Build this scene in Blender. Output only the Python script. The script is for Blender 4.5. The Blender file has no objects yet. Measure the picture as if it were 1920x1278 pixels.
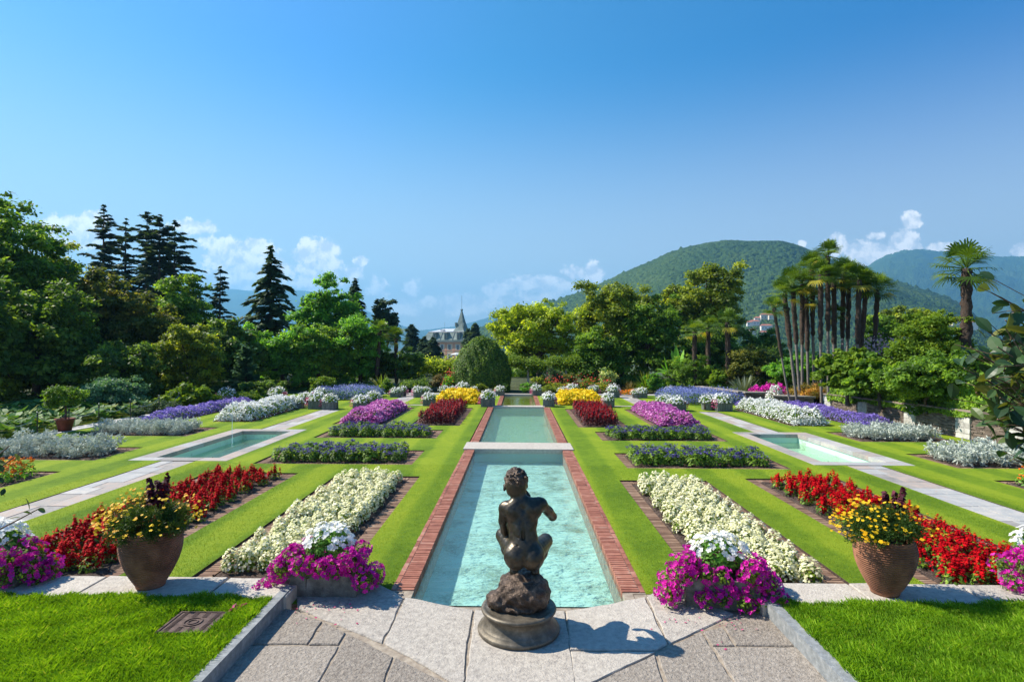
import bpy, math
import numpy as np
from mathutils import Matrix, Vector
SC = bpy.context.scene
COL = SC.collection
PI = math.pi
# ---------------------------------------------------------------- camera, sky, sun, exposure
F_PX, IW, IH = 1067.0, 1920.0, 1278.0
cam_d = bpy.data.cameras.new('camera')
cam_d.sensor_width = 36.0
cam_d.lens = 36.0 * F_PX / IW
cam_d.clip_start = 0.1
cam_d.clip_end = 40000
cam = bpy.data.objects.new('camera', cam_d)
COL.objects.link(cam)
CAM_M = (Matrix.Translation((0, 0, 3.0)) @ Matrix.Rotation(math.radians(0.70), 4, 'Z')
         @ Matrix.Rotation(math.radians(90 + 0.59), 4, 'X') @ Matrix.Rotation(math.radians(0.25), 4, 'Z'))
cam.matrix_world = CAM_M
SC.camera = cam
SUN_EL, SUN_AZ = math.radians(45), math.radians(73)     # azimuth measured from +Y towards -X
sd = Vector((-math.sin(SUN_AZ) * math.cos(SUN_EL), math.cos(SUN_AZ) * math.cos(SUN_EL), math.sin(SUN_EL)))
sun_l = bpy.data.lights.new('sun', 'SUN')
sun_l.energy = 5.0
sun_l.angle = math.radians(0.5)
sun_l.color = (1.0, 0.92, 0.78)
sun_o = bpy.data.objects.new('sun', sun_l)
COL.objects.link(sun_o)
sun_o.rotation_mode = 'QUATERNION'
sun_o.rotation_quaternion = sd.to_track_quat('Z', 'Y')
SC.view_settings.view_transform = 'Standard'
SC.view_settings.look = 'None'
SC.view_settings.gamma = 1
SC.view_settings.exposure = 0.95
SC.cycles.volume_bounces = 0
SC.cycles.max_bounces = 8
SC.cycles.transparent_max_bounces = 12
SC.cycles.sample_clamp_indirect = 6


class NT:
    """small helper to write node trees"""
    def __init__(s, tree):
        s.t = tree
        s.n = tree.nodes
        s.n.clear()

    def add(s, typ, _in=None, **kw):
        n = s.n.new(typ)
        for k, v in kw.items():
            setattr(n, k, v)
        for k, v in (_in or {}).items():
            sock = n.inputs[k]
            if isinstance(v, bpy.types.NodeSocket):
                s.t.links.new(v, sock)
            else:
                sock.default_value = v
        return n

    def math(s, op, a, b=None, clamp=False):
        d = {0: a}
        if b is not None:
            d[1] = b
        return s.add('ShaderNodeMath', d, operation=op, use_clamp=clamp).outputs[0]

    def mix(s, fac, a, b, blend='MIX'):
        n = s.add('ShaderNodeMix', data_type='RGBA', blend_type=blend)
        for i, v in ((0, fac), (6, a), (7, b)):
            if isinstance(v, bpy.types.NodeSocket):
                s.t.links.new(v, n.inputs[i])
            else:
                n.inputs[i].default_value = v if i == 0 else (*v[:3], 1)
        return n.outputs[2]

    def ramp(s, fac, stops, interp='LINEAR'):
        n = s.add('ShaderNodeValToRGB', {0: fac})
        r = n.color_ramp
        r.interpolation = interp
        while len(r.elements) > 1:
            r.elements.remove(r.elements[-1])
        r.elements[0].position = stops[0][0]
        r.elements[0].color = (*stops[0][1], 1)
        for p, c in stops[1:]:
            e = r.elements.new(p)
            e.color = (*c, 1)
        return n.outputs[0]

    def noise(s, vec, scale, detail=3, rough=0.5):
        d = {'Scale': scale, 'Detail': detail, 'Roughness': rough}
        if vec is not None:
            d['Vector'] = vec
        return s.add('ShaderNodeTexNoise', d).outputs[0]


world = bpy.data.worlds.new('World')
SC.world = world
world.use_nodes = True
w = NT(world.node_tree)
sky = w.add('ShaderNodeTexSky', sky_type='NISHITA', sun_disc=False, sun_elevation=SUN_EL, sun_rotation=-SUN_AZ,
            altitude=200, air_density=1.15, dust_density=0.4, ozone_density=2.2)
tc = w.add('ShaderNodeTexCoord')
sx = w.add('ShaderNodeSeparateXYZ', {0: tc.outputs['Generated']})
yy = w.math('MAXIMUM', sx.outputs[1], 0.02)
cu = w.math('DIVIDE', sx.outputs[0], yy)
cv = w.math('DIVIDE', sx.outputs[2], yy)
uv = w.add('ShaderNodeCombineXYZ', {0: cu, 1: cv, 2: 0.0}).outputs[0]
acc = None
for (px, py, rx, ry, st) in ((120, 436, 80, 34, 1.0), (30, 440, 70, 26, .8), (165, 412, 34, 20, .9), (360, 426, 52, 17, 1.0),
                             (380, 455, 30, 26, .6), (418, 476, 42, 34, 1.05),
                             (475, 480, 50, 34, 1.05), (450, 520, 110, 34, .8), (585, 470, 40, 26, 1.1), (600, 505, 44, 34, .85),
                             (672, 490, 16, 14, .95), (660, 510, 26, 22, .75), (590, 535, 90, 24, .7), (706, 545, 28, 30, .7), (770, 545, 20, 24, .85), (760, 575, 50, 24, .75),
                             (870, 570, 90, 24, .82), (930, 545, 30, 20, .75), (990, 530, 60, 17, .92), (1075, 510, 24, 18, 1.05), (1110, 512, 22, 24, .85),
                             (1000, 562, 130, 26, .62), (1050, 540, 70, 22, .85), (1565, 458, 26, 22, 1.0), (1500, 456, 10, 8, .8),
                             (1640, 440, 26, 12, .75), (1625, 475, 60, 28, .9), (1704, 412, 22, 17, 1.15), (1690, 452, 34, 30, 1.0),
                             (1760, 465, 34, 14, .9), (1908, 466, 26, 15, 1.15), (1700, 478, 90, 20, .7)):
    u0, v0 = (px - 973) / 1067, (650 - py) / 1067
    m = w.add('ShaderNodeMapping', {0: uv, 'Location': (-u0 * 1067 / rx, -v0 * 1067 / ry, 0), 'Scale': (1067 / rx, 1067 / ry, 1)}, vector_type='POINT')
    ln = w.add('ShaderNodeVectorMath', {0: m.outputs[0]}, operation='LENGTH').outputs['Value']
    k = w.math('MULTIPLY', w.math('SUBTRACT', 1.45, ln), st, clamp=True)
    acc = k if acc is None else w.math('MAXIMUM', acc, k)
n1 = w.noise(uv, 26, 9, 0.62)
n2 = w.noise(uv, 95, 6, 0.6)
nn = w.math('ADD', w.math('MULTIPLY', n1, 1.15), w.math('MULTIPLY', n2, 0.45))
dens = w.add('ShaderNodeMapRange', {0: w.math('ADD', w.math('MULTIPLY', acc, 0.55), nn), 1: 1.0, 2: 1.2, 3: 0.0, 4: 1.0}, interpolation_type='SMOOTHSTEP').outputs[0]
# clouds thin out and grey into the haze near the horizon
hz = w.add('ShaderNodeMapRange', {0: cv, 1: 0.03, 2: 0.15, 3: 0.42, 4: 1.0}).outputs[0]
up = w.add('ShaderNodeMapping', {0: uv, 'Location': (0.004, -0.012, 0)})
n3 = w.noise(up.outputs[0], 26, 6, 0.6)
lit = w.add('ShaderNodeMapRange', {0: w.math('SUBTRACT', n1, n3), 1: -0.09, 2: 0.08, 3: 0.0, 4: 1.0}).outputs[0]
ccol = w.mix(lit, (6.6, 7.2, 8.0), (11.5, 11.3, 11.0))
gate = w.add('ShaderNodeMapRange', {0: acc, 1: .0, 2: .35, 3: 0.0, 4: 1.0}).outputs[0]
fac = w.math('MULTIPLY', w.math('MULTIPLY', w.math('MULTIPLY', dens, gate), hz), w.math('GREATER_THAN', sx.outputs[1], 0.05))
hs = w.mix(1.0, sky.outputs[0], (.45, .98, 1.42), 'MULTIPLY')
dt = w.add('ShaderNodeVectorMath', {0: tc.outputs['Generated'], 1: tuple(sd)}, operation='DOT_PRODUCT').outputs['Value']
hs = w.mix(1.0, hs, w.ramp(dt, [(0, (.0, .56, .78)), (.27, (.10, .72, .82)), (.54, (.36, .86, .85)), (.85, (.9, .93, 1.0))]), 'MULTIPLY')
el = w.add('ShaderNodeMapRange', {0: sx.outputs[2], 1: 0.0, 2: .46, 3: .95, 4: 0.0}, interpolation_type='SMOOTHSTEP').outputs[0]
hs = w.mix(el, hs, (6.3, 6.7, 6.4))
skc = w.mix(fac, hs, ccol)
bg = w.add('ShaderNodeBackground', {0: skc, 1: 0.07})
w.add('ShaderNodeOutputWorld', {0: bg.outputs[0]})

# ---------------------------------------------------------------- pixel helpers
_MI = np.array(CAM_M)
_R, _T = _MI[:3, :3], _MI[:3, 3]


def ray(px, py):
    d = np.array([(px - IW / 2) / F_PX, -(py - IH / 2) / F_PX, -1.0])
    return _R @ d


def at(px, py, z=0.0):
    """world point of a pixel on the horizontal plane z"""
    d = ray(px, py)
    t = (z - _T[2]) / d[2]
    return _T + d * t


def atY(px, py, Y):
    d = ray(px, py)
    return _T + d * (Y / d[1])


# ---------------------------------------------------------------- mesh helpers
class MB:
    def __init__(s):
        s.v = []
        s.f = []
        s.r = []
        s.m = []
        s.n = 0

    def add(s, V, F, rnd=0.5, mi=0):
        V = np.asarray(V, float).reshape(-1, 3)
        F = np.asarray(F, int)
        s.v.append(V)
        s.f.append(F + s.n)
        s.n += len(V)
        s.r.append(np.broadcast_to(np.asarray(rnd, float), (len(F),)))
        s.m.append(np.full(len(F), mi))
        return s

    def box(s, lo, hi, rnd=0.5, mi=0, jit=0, rng=None, rot=0):
        x0, y0, z0 = lo
        x1, y1, z1 = hi
        V = np.array([(x, y, z) for z in (z0, z1) for y in (y0, y1) for x in (x0, x1)], float)
        if jit:
            V = V + rng.normal(0, jit, V.shape)
        if rot:
            c = V.mean(0)
            a = V - c
            cs, sn = math.cos(rot), math.sin(rot)
            V = np.c_[a[:, 0] * cs - a[:, 1] * sn, a[:, 0] * sn + a[:, 1] * cs, a[:, 2]] + c
        F = [(0, 2, 3, 1), (4, 5, 7, 6), (0, 1, 5, 4), (2, 6, 7, 3), (0, 4, 6, 2), (1, 3, 7, 5)]
        return s.add(V, F, rnd, mi)

    def tube(s, P, rad, n=7, rnd=0.5, mi=0, cap=True, bump=0, rng=None):
        P = np.asarray(P, float)
        rad = np.broadcast_to(np.asarray(rad, float), (len(P),))
        T = np.gradient(P, axis=0)
        T /= np.linalg.norm(T, axis=1)[:, None] + 1e-9
        ref = np.array([0, 0, 1.0]) if abs(T[0][2]) < .9 else np.array([1.0, 0, 0])
        V = []
        a0 = np.linspace(0, 2 * PI, n, endpoint=False)
        for p, t, r in zip(P, T, rad):
            A = np.cross(t, ref)
            A /= np.linalg.norm(A) + 1e-9
            B = np.cross(t, A)
            rr = r * (1 + (rng.uniform(-bump, bump, n) if bump else 0)) * np.ones(n)
            V.append(p + (np.cos(a0) * rr)[:, None] * A + (np.sin(a0) * rr)[:, None] * B)
        V = np.concatenate(V)
        F = []
        for i in range(len(P) - 1):
            for j in range(n):
                k = (j + 1) % n
                F.append((i * n + j, i * n + k, (i + 1) * n + k, (i + 1) * n + j))
        s.add(V, F, rnd, mi)
        if cap:
            for i, fl in ((0, 1), (len(P) - 1, 0)):
                c = V[i * n:(i + 1) * n]
                VV = np.concatenate([c, [c.mean(0)]])
                s.add(VV, [(j, (j + 1) % n, n) if fl == 0 else ((j + 1) % n, j, n) for j in range(n)], rnd, mi)
        return s

    def lathe(s, prof, n=32, c=(0, 0), rnd=0.5, mi=0):
        a = np.linspace(0, 2 * PI, n, endpoint=False)
        V = np.concatenate([np.c_[c[0] + r * np.cos(a), c[1] + r * np.sin(a), np.full(n, z)] for r, z in prof])
        F = [(i * n + j, i * n + (j + 1) % n, (i + 1) * n + (j + 1) % n, (i + 1) * n + j) for i in range(len(prof) - 1) for j in range(n)]
        return s.add(V, F, rnd, mi)

    def prism(s, poly, z0, z1, rnd=0.5, mi=0, ins=0.0):
        """poly counter-clockwise; ins = chamfer"""
        P = np.asarray(poly, float)
        n = len(P)
        c = P.mean(0)
        d = c - P
        Q = P + d / (np.linalg.norm(d, axis=1)[:, None] + 1e-9) * ins
        V = np.concatenate([np.c_[P, np.full(n, z0)], np.c_[P, np.full(n, z1 - ins)], np.c_[Q, np.full(n, z1)], [[c[0], c[1], z1]]])
        F = []
        for i in range(n):
            j = (i + 1) % n
            F += [(i, j, n + j, n + i), (n + i, n + j, 2 * n + j, 2 * n + i)]
        s.add(V, F, rnd, mi)
        s.add(V, [(2 * n + i, 2 * n + (i + 1) % n, 3 * n) for i in range(n)], rnd, mi)
        return s

    def build(s, name, mats, parent=None, smooth=False, loc=None):
        me = bpy.data.meshes.new(name)
        V = np.concatenate(s.v)
        me.vertices.add(len(V))
        me.vertices.foreach_set('co', V.astype(np.float32).ravel())
        tot = np.concatenate([np.full(len(f), f.shape[1]) for f in s.f])
        li = np.concatenate([f.ravel() for f in s.f])
        me.loops.add(len(li))
        me.loops.foreach_set('vertex_index', li.astype(np.int32))
        me.polygons.add(len(tot))
        st = np.concatenate([[0], np.cumsum(tot)[:-1]])
        me.polygons.foreach_set('loop_start', st.astype(np.int32))
        me.polygons.foreach_set('material_index', np.concatenate(s.m).astype(np.int32))
        me.polygons.foreach_set('use_smooth', np.full(len(tot), bool(smooth)))
        at_ = me.attributes.new('rnd', 'FLOAT', 'FACE')
        at_.data.foreach_set('value', np.concatenate(s.r).astype(np.float32))
        for m in (mats if isinstance(mats, (list, tuple)) else [mats]):
            me.materials.append(m)
        me.update(calc_edges=True)
        o = bpy.data.objects.new(name, me)
        COL.objects.link(o)
        if parent is not None:
            o.parent = parent
        if loc is not None:
            o.location = loc
        return o


def tag(o, label=None, cat=None, group=None, kind=None):
    if label:
        o['label'] = label
    if cat:
        o['category'] = cat
    if group:
        o['group'] = group
    if kind:
        o['kind'] = kind
    return o


def thing(name, label, cat, loc=(0, 0, 0), rz=0, group=None):
    o = bpy.data.objects.new(name, None)
    COL.objects.link(o)
    o.empty_display_size = .1
    o.location = loc
    o.rotation_euler = (0, 0, rz)
    return tag(o, label, cat, group)


def struct(o):
    o['kind'] = 'structure'
    return o


def dup(o, loc=None, rz=None, sc=None, label=None, group=None, parent=None):
    c = o.copy()
    COL.objects.link(c)
    if parent is not None:
        c.parent = parent
    if loc is not None:
        c.location = loc
    if rz is not None:
        c.rotation_euler = (0, 0, rz)
    if sc is not None:
        c.scale = (sc, sc, sc) if np.isscalar(sc) else sc
    if label:
        c['label'] = label
    if group:
        c['group'] = group
    for ch in o.children:
        dup(ch, parent=c)
    return c


# ---------------------------------------------------------------- materials
def principled(nt, col, rough=.7, bump=None, bstr=.3, bdist=.01, metal=0.0, spec=.5, coat=0):
    d = {'Base Color': col if isinstance(col, bpy.types.NodeSocket) else (*col, 1), 'Roughness': rough, 'Metallic': metal,
         'Specular IOR Level': spec, 'Coat Weight': coat}
    if bump is not None:
        d['Normal'] = nt.add('ShaderNodeBump', {'Height': bump, 'Strength': bstr, 'Distance': bdist}).outputs[0]
    return nt.add('ShaderNodeBsdfPrincipled', d)


def newmat(name):
    m = bpy.data.materials.new(name)
    m.use_nodes = True
    return m, NT(m.node_tree)


def fin(nt, sh):
    nt.add('ShaderNodeOutputMaterial', {0: sh.outputs[0] if hasattr(sh, 'outputs') else sh})


def noisemat(name, stops, scale=5, detail=5, rough=.8, bscale=40, bstr=.4, bdist=.01, rnd=0.0, metal=0, spec=.4, world_co=False, nr=.55):
    """noise driven colours; rnd = how much the per-face random value shifts the ramp"""
    m, n = newmat(name)
    tcn = n.add('ShaderNodeTexCoord')
    vec = n.add('ShaderNodeNewGeometry').outputs['Position'] if world_co else tcn.outputs['Object']
    f = n.noise(vec, scale, detail, nr)
    f = n.add('ShaderNodeMapRange', {0: f, 1: .25, 2: .75, 3: 0, 4: 1}).outputs[0]
    if rnd:
        a = n.add('ShaderNodeAttribute', attribute_name='rnd').outputs['Fac']
        f = n.math('ADD', n.math('MULTIPLY', f, 1 - rnd), n.math('MULTIPLY', a, rnd))
    c = n.ramp(f, stops)
    b = n.noise(vec, bscale, 6, .6)
    fin(n, principled(n, c, rough, b, bstr, bdist, metal, spec))
    return m


G = lambda r, g, b: (r, g, b)


def leafmat(name, cols, tr=.3, rough=.55, spec=.2, tcol=None):
    m, n = newmat(name)
    a = n.add('ShaderNodeAttribute', attribute_name='rnd').outputs['Fac']
    k = len(cols)
    if name.startswith('leaf_') and name not in ('leaf_lotus', 'leaf_magnolia', 'leaf_lime', 'leaf_fern'):
        ks = np.linspace(1.6, 3.5, k)  # lightest leaf tones raised most: leaf highlights put into the base colour
        cols = [G(c[0] * q, c[1] * q * .98, c[2] * q * .9) for c, q in zip(cols, ks)]
        spec = .35
        tr = min(.6, tr + .2)
    c = n.ramp(a, [((i / max(1, k - 1)) ** .8, cols[i]) for i in range(k)])
    p = principled(n, c, rough, spec=spec)
    if tr > 0:
        tc2 = n.mix(1.0, c, tcol or (1.5, 1.35, .5), 'MULTIPLY')
        t = n.add('ShaderNodeBsdfTranslucent', {0: tc2})
        mx = n.add('ShaderNodeMixShader', {0: tr, 1: p.outputs[0], 2: t.outputs[0]})
        fin(n, mx)
    else:
        fin(n, p)
    return m


def plain(name, col, rough=.6, metal=0, spec=.5):
    m, n = newmat(name)
    fin(n, principled(n, col, rough, metal=metal, spec=spec))
    return m


M = {}
# foliage
M['leaf_mid'] = leafmat('leaf_mid', [G(.022, .055, .007), G(.055, .11, .012), G(.11, .17, .018)])
M['leaf_dark'] = leafmat('leaf_dark', [G(.020, .046, .010), G(.045, .088, .015), G(.085, .13, .022)], .3)
M['leaf_olive'] = leafmat('leaf_olive', [G(.035, .06, .008), G(.08, .115, .012), G(.16, .18, .02)])
M['leaf_yellow'] = leafmat('leaf_yellow', [G(.06, .10, .01), G(.13, .18, .015), G(.21, .25, .025)], .35)
M['leaf_lime'] = leafmat('leaf_lime', [G(.08, .15, .012), G(.15, .26, .02), G(.25, .34, .03)], .4)
M['leaf_bright'] = leafmat('leaf_bright', [G(.03, .085, .012), G(.06, .15, .02), G(.10, .2, .03)], .35)
M['leaf_brownish'] = leafmat('leaf_brownish', [G(.025, .045, .009), G(.05, .068, .012), G(.075, .085, .016), G(.095, .08, .02)])
M['leaf_blue'] = leafmat('leaf_blue', [G(.02, .06, .035), G(.045, .105, .06), G(.09, .15, .09)], .15)
M['needle_dark'] = leafmat('needle_dark', [G(.028, .06, .035), G(.06, .115, .06), G(.12, .18, .09)], .3)
M['needle_grey'] = leafmat('needle_grey', [G(.035, .075, .035), G(.08, .14, .055), G(.15, .21, .09)], .3)
M['palm_leaf'] = leafmat('palm_leaf', [G(.045, .10, .014), G(.11, .20, .022), G(.2, .30, .035), G(.45, .40, .05)], .4, .4)
M['silver_leaf'] = leafmat('silver_leaf', [G(.36, .41, .34), G(.5, .55, .48), G(.66, .70, .62)], .12, .8, .2, (1, 1, 1))
M['dry_leaf'] = leafmat('dry_leaf', [G(.14, .11, .03), G(.22, .17, .05), G(.30, .22, .09)], .2)
M['purple_leaf'] = leafmat('purple_leaf', [G(.03, .004, .01), G(.07, .008, .02), G(.14, .02, .04)], .2)
M['bronze_leaf'] = leafmat('bronze_leaf', [G(.05, .012, .012), G(.12, .02, .025), G(.22, .06, .06)], .2)
# petals
P_ = lambda nm, cols, tr=.2: leafmat(nm, cols, tr, .55, .25, (1.1, 1.05, 1.05))
M['white_petal'] = P_('white_petal', [G(.72, .74, .70), G(.82, .83, .80), G(.9, .9, .88)])
M['cream_petal'] = P_('cream_petal', [G(.66, .66, .30), G(.82, .80, .50), G(.9, .88, .68)])
M['red_petal'] = leafmat('red_petal', [G(.28, .001, .006), G(.48, .002, .008), G(.64, .006, .010)], .1, .7, .08, (1, .6, .6))
M['plume_petal'] = leafmat('plume_petal', [G(.28, .002, .010), G(.48, .003, .012), G(.66, .006, .014)], .12, .6, .2, (1, .6, .6))
M['magenta_petal'] = P_('magenta_petal', [G(.42, .006, .26), G(.64, .010, .40), G(.78, .03, .46)])
M['pink_petal'] = P_('pink_petal', [G(.33, .03, .25), G(.52, .09, .42), G(.78, .38, .66), G(.45, .05, .36)])
M['rose_petal'] = P_('rose_petal', [G(.40, .03, .12), G(.55, .06, .2), G(.7, .3, .4)])
M['violet_petal'] = P_('violet_petal', [G(.15, .10, .42), G(.24, .17, .58), G(.36, .28, .7)])
M['indigo_petal'] = P_('indigo_petal', [G(.045, .03, .17), G(.075, .055, .26), G(.13, .10, .38)])
M['blue_petal'] = P_('blue_petal', [G(.11, .15, .40), G(.18, .22, .52), G(.30, .36, .62)])
M['yellow_petal'] = P_('yellow_petal', [G(.76, .52, .004), G(.86, .66, .01), G(.92, .76, .02)])
M['gold_petal'] = P_('gold_petal', [G(.74, .36, .004), G(.82, .50, .006), G(.88, .62, .02)])
M['orange_petal'] = P_('orange_petal', [G(.62, .12, .003), G(.78, .23, .005), G(.84, .34, .01)])
M['scarlet_petal'] = P_('scarlet_petal', [G(.55, .03, .015), G(.68, .06, .03), G(.72, .14, .08)])
# solid things
M['bark'] = noisemat('bark', [(0, G(.035, .025, .018)), (.5, G(.08, .06, .045)), (1, G(.14, .11, .085))], 6, bscale=30, bstr=.9, bdist=.03)
M['palm_bark'] = noisemat('palm_bark', [(0, G(.03, .02, .015)), (.5, G(.07, .045, .032)), (1, G(.13, .085, .06))], 9, bscale=60, bstr=1, bdist=.04, rnd=.5)
M['palm_bark_pale'] = noisemat('palm_bark_pale', [(0, G(.10, .085, .075)), (.5, G(.19, .165, .15)), (1, G(.28, .25, .23))], 9, bscale=60, bstr=.7, bdist=.02, rnd=.4)
M['soil'] = noisemat('soil', [(0, G(.035, .022, .016)), (.5, G(.085, .055, .042)), (1, G(.17, .125, .10))], 30, 8, .95, 90, 1, .03, world_co=True)
M['brick'] = noisemat('brick', [(0, G(.12, .04, .028)), (.35, G(.26, .09, .058)), (.7, G(.36, .15, .10)), (1, G(.42, .26, .2))], 7, 8, .85, 120, .5, .006, rnd=.5)
M['brick_brown'] = noisemat('brick_brown', [(0, G(.09, .045, .03)), (.4, G(.19, .11, .07)), (.75, G(.28, .18, .12)), (1, G(.4, .3, .22))], 7, 8, .9, 120, .6, .008, rnd=.5)
M['mortar'] = noisemat('mortar', [(0, G(.16, .12, .09)), (1, G(.42, .36, .28))], 12, bscale=90)
M['slab'] = noisemat('slab', [(0, G(.13, .115, .105)), (.3, G(.29, .262, .232)), (.5, G(.42, .38, .33)), (.75, G(.53, .485, .42)), (1, G(.62, .585, .53))], 17, 10, .85, 45, 1.0, .014, rnd=.25, nr=.78)
M['slab_rough'] = noisemat('slab_rough', [(0, G(.08, .063, .052)), (.35, G(.22, .188, .156)), (.65, G(.36, .315, .265)), (1, G(.50, .455, .40))], 24, 10, .9, 34, 1.0, .03, rnd=.2, nr=.78)
M['path_slab'] = noisemat('path_slab', [(0, G(.14, .14, .135)), (.3, G(.30, .28, .26)), (.45, G(.40, .32, .27)), (.6, G(.33, .34, .34)), (.8, G(.46, .43, .39)), (1, G(.58, .55, .50))], 4, 10, .8, 30, .7, .012, rnd=.55, nr=.75)
M['curb'] = noisemat('curb', [(0, G(.13, .14, .145)), (.5, G(.22, .235, .24)), (1, G(.36, .37, .37))], 14, 8, .8, 60, .5, .008, nr=.7)
M['trough'] = noisemat('trough', [(0, G(.045, .045, .04)), (.45, G(.13, .125, .11)), (.75, G(.22, .21, .185)), (1, G(.36, .34, .31))], 7, 8, .9, 45, .9, .012, nr=.68)
M['stave'] = noisemat('stave', [(0, G(.07, .08, .075)), (.5, G(.15, .165, .155)), (1, G(.27, .28, .26))], 9, 8, .9, 45, .7, .01, rnd=.4, nr=.65)
M['terracotta'] = noisemat('terracotta', [(0, G(.08, .036, .02)), (.4, G(.21, .09, .048)), (.75, G(.33, .15, .08)), (1, G(.42, .24, .15))], 5, 8, .8, 70, .4, .008, nr=.65)
M['terracotta_red'] = noisemat('terracotta_red', [(0, G(.12, .03, .02)), (1, G(.26, .075, .05))], 6, bscale=40)
M['slate'] = noisemat('slate', [(0, G(.06, .045, .035)), (.5, G(.17, .13, .105)), (1, G(.32, .26, .21))], 5, 7, .9, 60, .8, .015, rnd=.6)
M['white_stone'] = noisemat('white_stone', [(0, G(.22, .21, .19)), (.5, G(.46, .44, .41)), (1, G(.68, .66, .62))], 7, 7, .85, 50, .7, .012, rnd=.4)
M['pale_kerb'] = noisemat('pale_kerb', [(0, G(.28, .28, .28)), (.6, G(.45, .44, .43)), (1, G(.55, .54, .52))], 2, bscale=30, bstr=.3)
M['iron'] = noisemat('iron', [(0, G(.045, .028, .022)), (.5, G(.09, .055, .045)), (1, G(.15, .10, .085))], 20, bscale=90, rough=.75)
M['dark_metal'] = plain('dark_metal', G(.03, .035, .035), .5, .6)
M['grey_metal'] = plain('grey_metal', G(.25, .27, .28), .4, .7)


def lawn_mat(name, base, far=False):
    m, n = newmat(name)
    pos = n.add('ShaderNodeNewGeometry').outputs['Position']
    f1 = n.noise(pos, .55, 4, .6)
    f2 = n.noise(pos, 7, 6, .65)
    f3 = n.noise(pos, 38, 6, .8)
    sp = n.add('ShaderNodeSeparateXYZ', {0: pos})
    # mowing passes run along the garden
    wv = n.math('SINE', n.math('MULTIPLY', n.math('ADD', sp.outputs[0], n.math('MULTIPLY', f1, .25)), 5.2))
    f = n.math('ADD', n.math('MULTIPLY', f1, .45), n.math('MULTIPLY', f2, .35))
    f = n.math('ADD', f, n.math('MULTIPLY', f3, .36))
    f = n.math('ADD', f, n.math('MULTIPLY', n.math('TANH', n.math('MULTIPLY', wv, 3)), .08))
    f = n.add('ShaderNodeMapRange', {0: f, 1: .44, 2: .72, 3: 0, 4: 1}).outputs[0]
    b = base
    c = n.ramp(f, [(0, G(b[0] * .58, b[1] * .68, b[2] * .8)), (.5, b), (1, G(b[0] * 1.5, b[1] * 1.25, b[2] * 1.4))])
    h = n.noise(pos, 160, 3, .8)
    p = principled(n, c, .8, h, .8, .015, spec=.1)
    fin(n, p)
    return m


M['lawn'] = lawn_mat('lawn', G(.155, .243, .013))
M['ground'] = noisemat('ground', [(0, G(.02, .03, .01)), (.5, G(.045, .06, .018)), (1, G(.09, .1, .03))], .6, 6, .95, 8, 1, .1, world_co=True)
M['blade'] = leafmat('blade', [G(.11, .23, .010), G(.19, .37, .016), G(.30, .48, .025), G(.42, .48, .08)], .4, .5)


def water_mat(name, tint, mixc, scale, bstr, opaque=.0, bcol=(.1, .2, .1)):
    m, n = newmat(name)
    pos = n.add('ShaderNodeNewGeometry').outputs['Position']
    mp = n.add('ShaderNodeMapping', {0: pos, 'Scale': (1.0, 2.2, 1)})
    h = n.noise(mp.outputs[0], scale, 4, .55)
    bump = n.add('ShaderNodeBump', {'Height': h, 'Strength': bstr, 'Distance': .03}).outputs[0]
    gl = n.add('ShaderNodeBsdfGlossy', {'Color': (1, 1, 1, 1), 'Roughness': .03, 'Normal': bump})
    trn = n.add('ShaderNodeBsdfTransparent', {0: (*tint, 1)})
    df = n.add('ShaderNodeBsdfDiffuse', {0: (*bcol, 1)})
    body = n.add('ShaderNodeMixShader', {0: opaque, 1: trn.outputs[0], 2: df.outputs[0]})
    fr = n.add('ShaderNodeFresnel', {'IOR': 1.33, 'Normal': bump}).outputs[0]
    mx = n.add('ShaderNodeMixShader', {0: n.math('MULTIPLY', fr, mixc, clamp=True), 1: body.outputs[0], 2: gl.outputs[0]})
    fin(n, mx)
    return m


M['water_near'] = water_mat('water_near', (.88, .975, .955), 1.0, 5.0, .7, .05, (.3, .6, .58))
M['water_mid'] = water_mat('water_mid', (.80, .96, .86), 1.1, 5.0, .9, .3, (.27, .5, .36))
M['water_green'] = water_mat('water_green', (.7, .8, .4), .8, 6, .12, .55, (.16, .2, .035))
M['water_side'] = water_mat('water_side', (.86, .96, .86), .55, 8, .9, .15, (.35, .5, .34))


def basin_mat(name, paint, algae, amt, scale=3.2):
    m, n = newmat(name)
    pos = n.add('ShaderNodeNewGeometry').outputs['Position']
    a = n.noise(pos, scale * .35, 3, .6)
    b = n.noise(pos, scale * 4.5, 7, .75)
    k = n.math('ADD', n.math('MULTIPLY', a, .55), n.math('MULTIPLY', b, .45))
    k = n.add('ShaderNodeMapRange', {0: k, 1: .60 - amt, 2: .72 - amt * .4, 3: 0, 4: .85}, interpolation_type='SMOOTHSTEP').outputs[0]
    c = n.mix(k, paint, algae)
    g = n.noise(pos, 25, 5, .7)
    c = n.mix(n.math('MULTIPLY', g, .25), c, tuple(x * .6 for x in paint))
    fin(n, principled(n, c, .7, g, .3, .01))
    return m


M['basin_blue'] = basin_mat('basin_blue', (.47, .72, .66), (.12, .15, .055), .15, 5.5)
M['basin_pale'] = basin_mat('basin_pale', (.50, .72, .60), (.18, .24, .10), .08)
M['basin_green'] = basin_mat('basin_green', (.2, .3, .1), (.12, .14, .04), .2)


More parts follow.
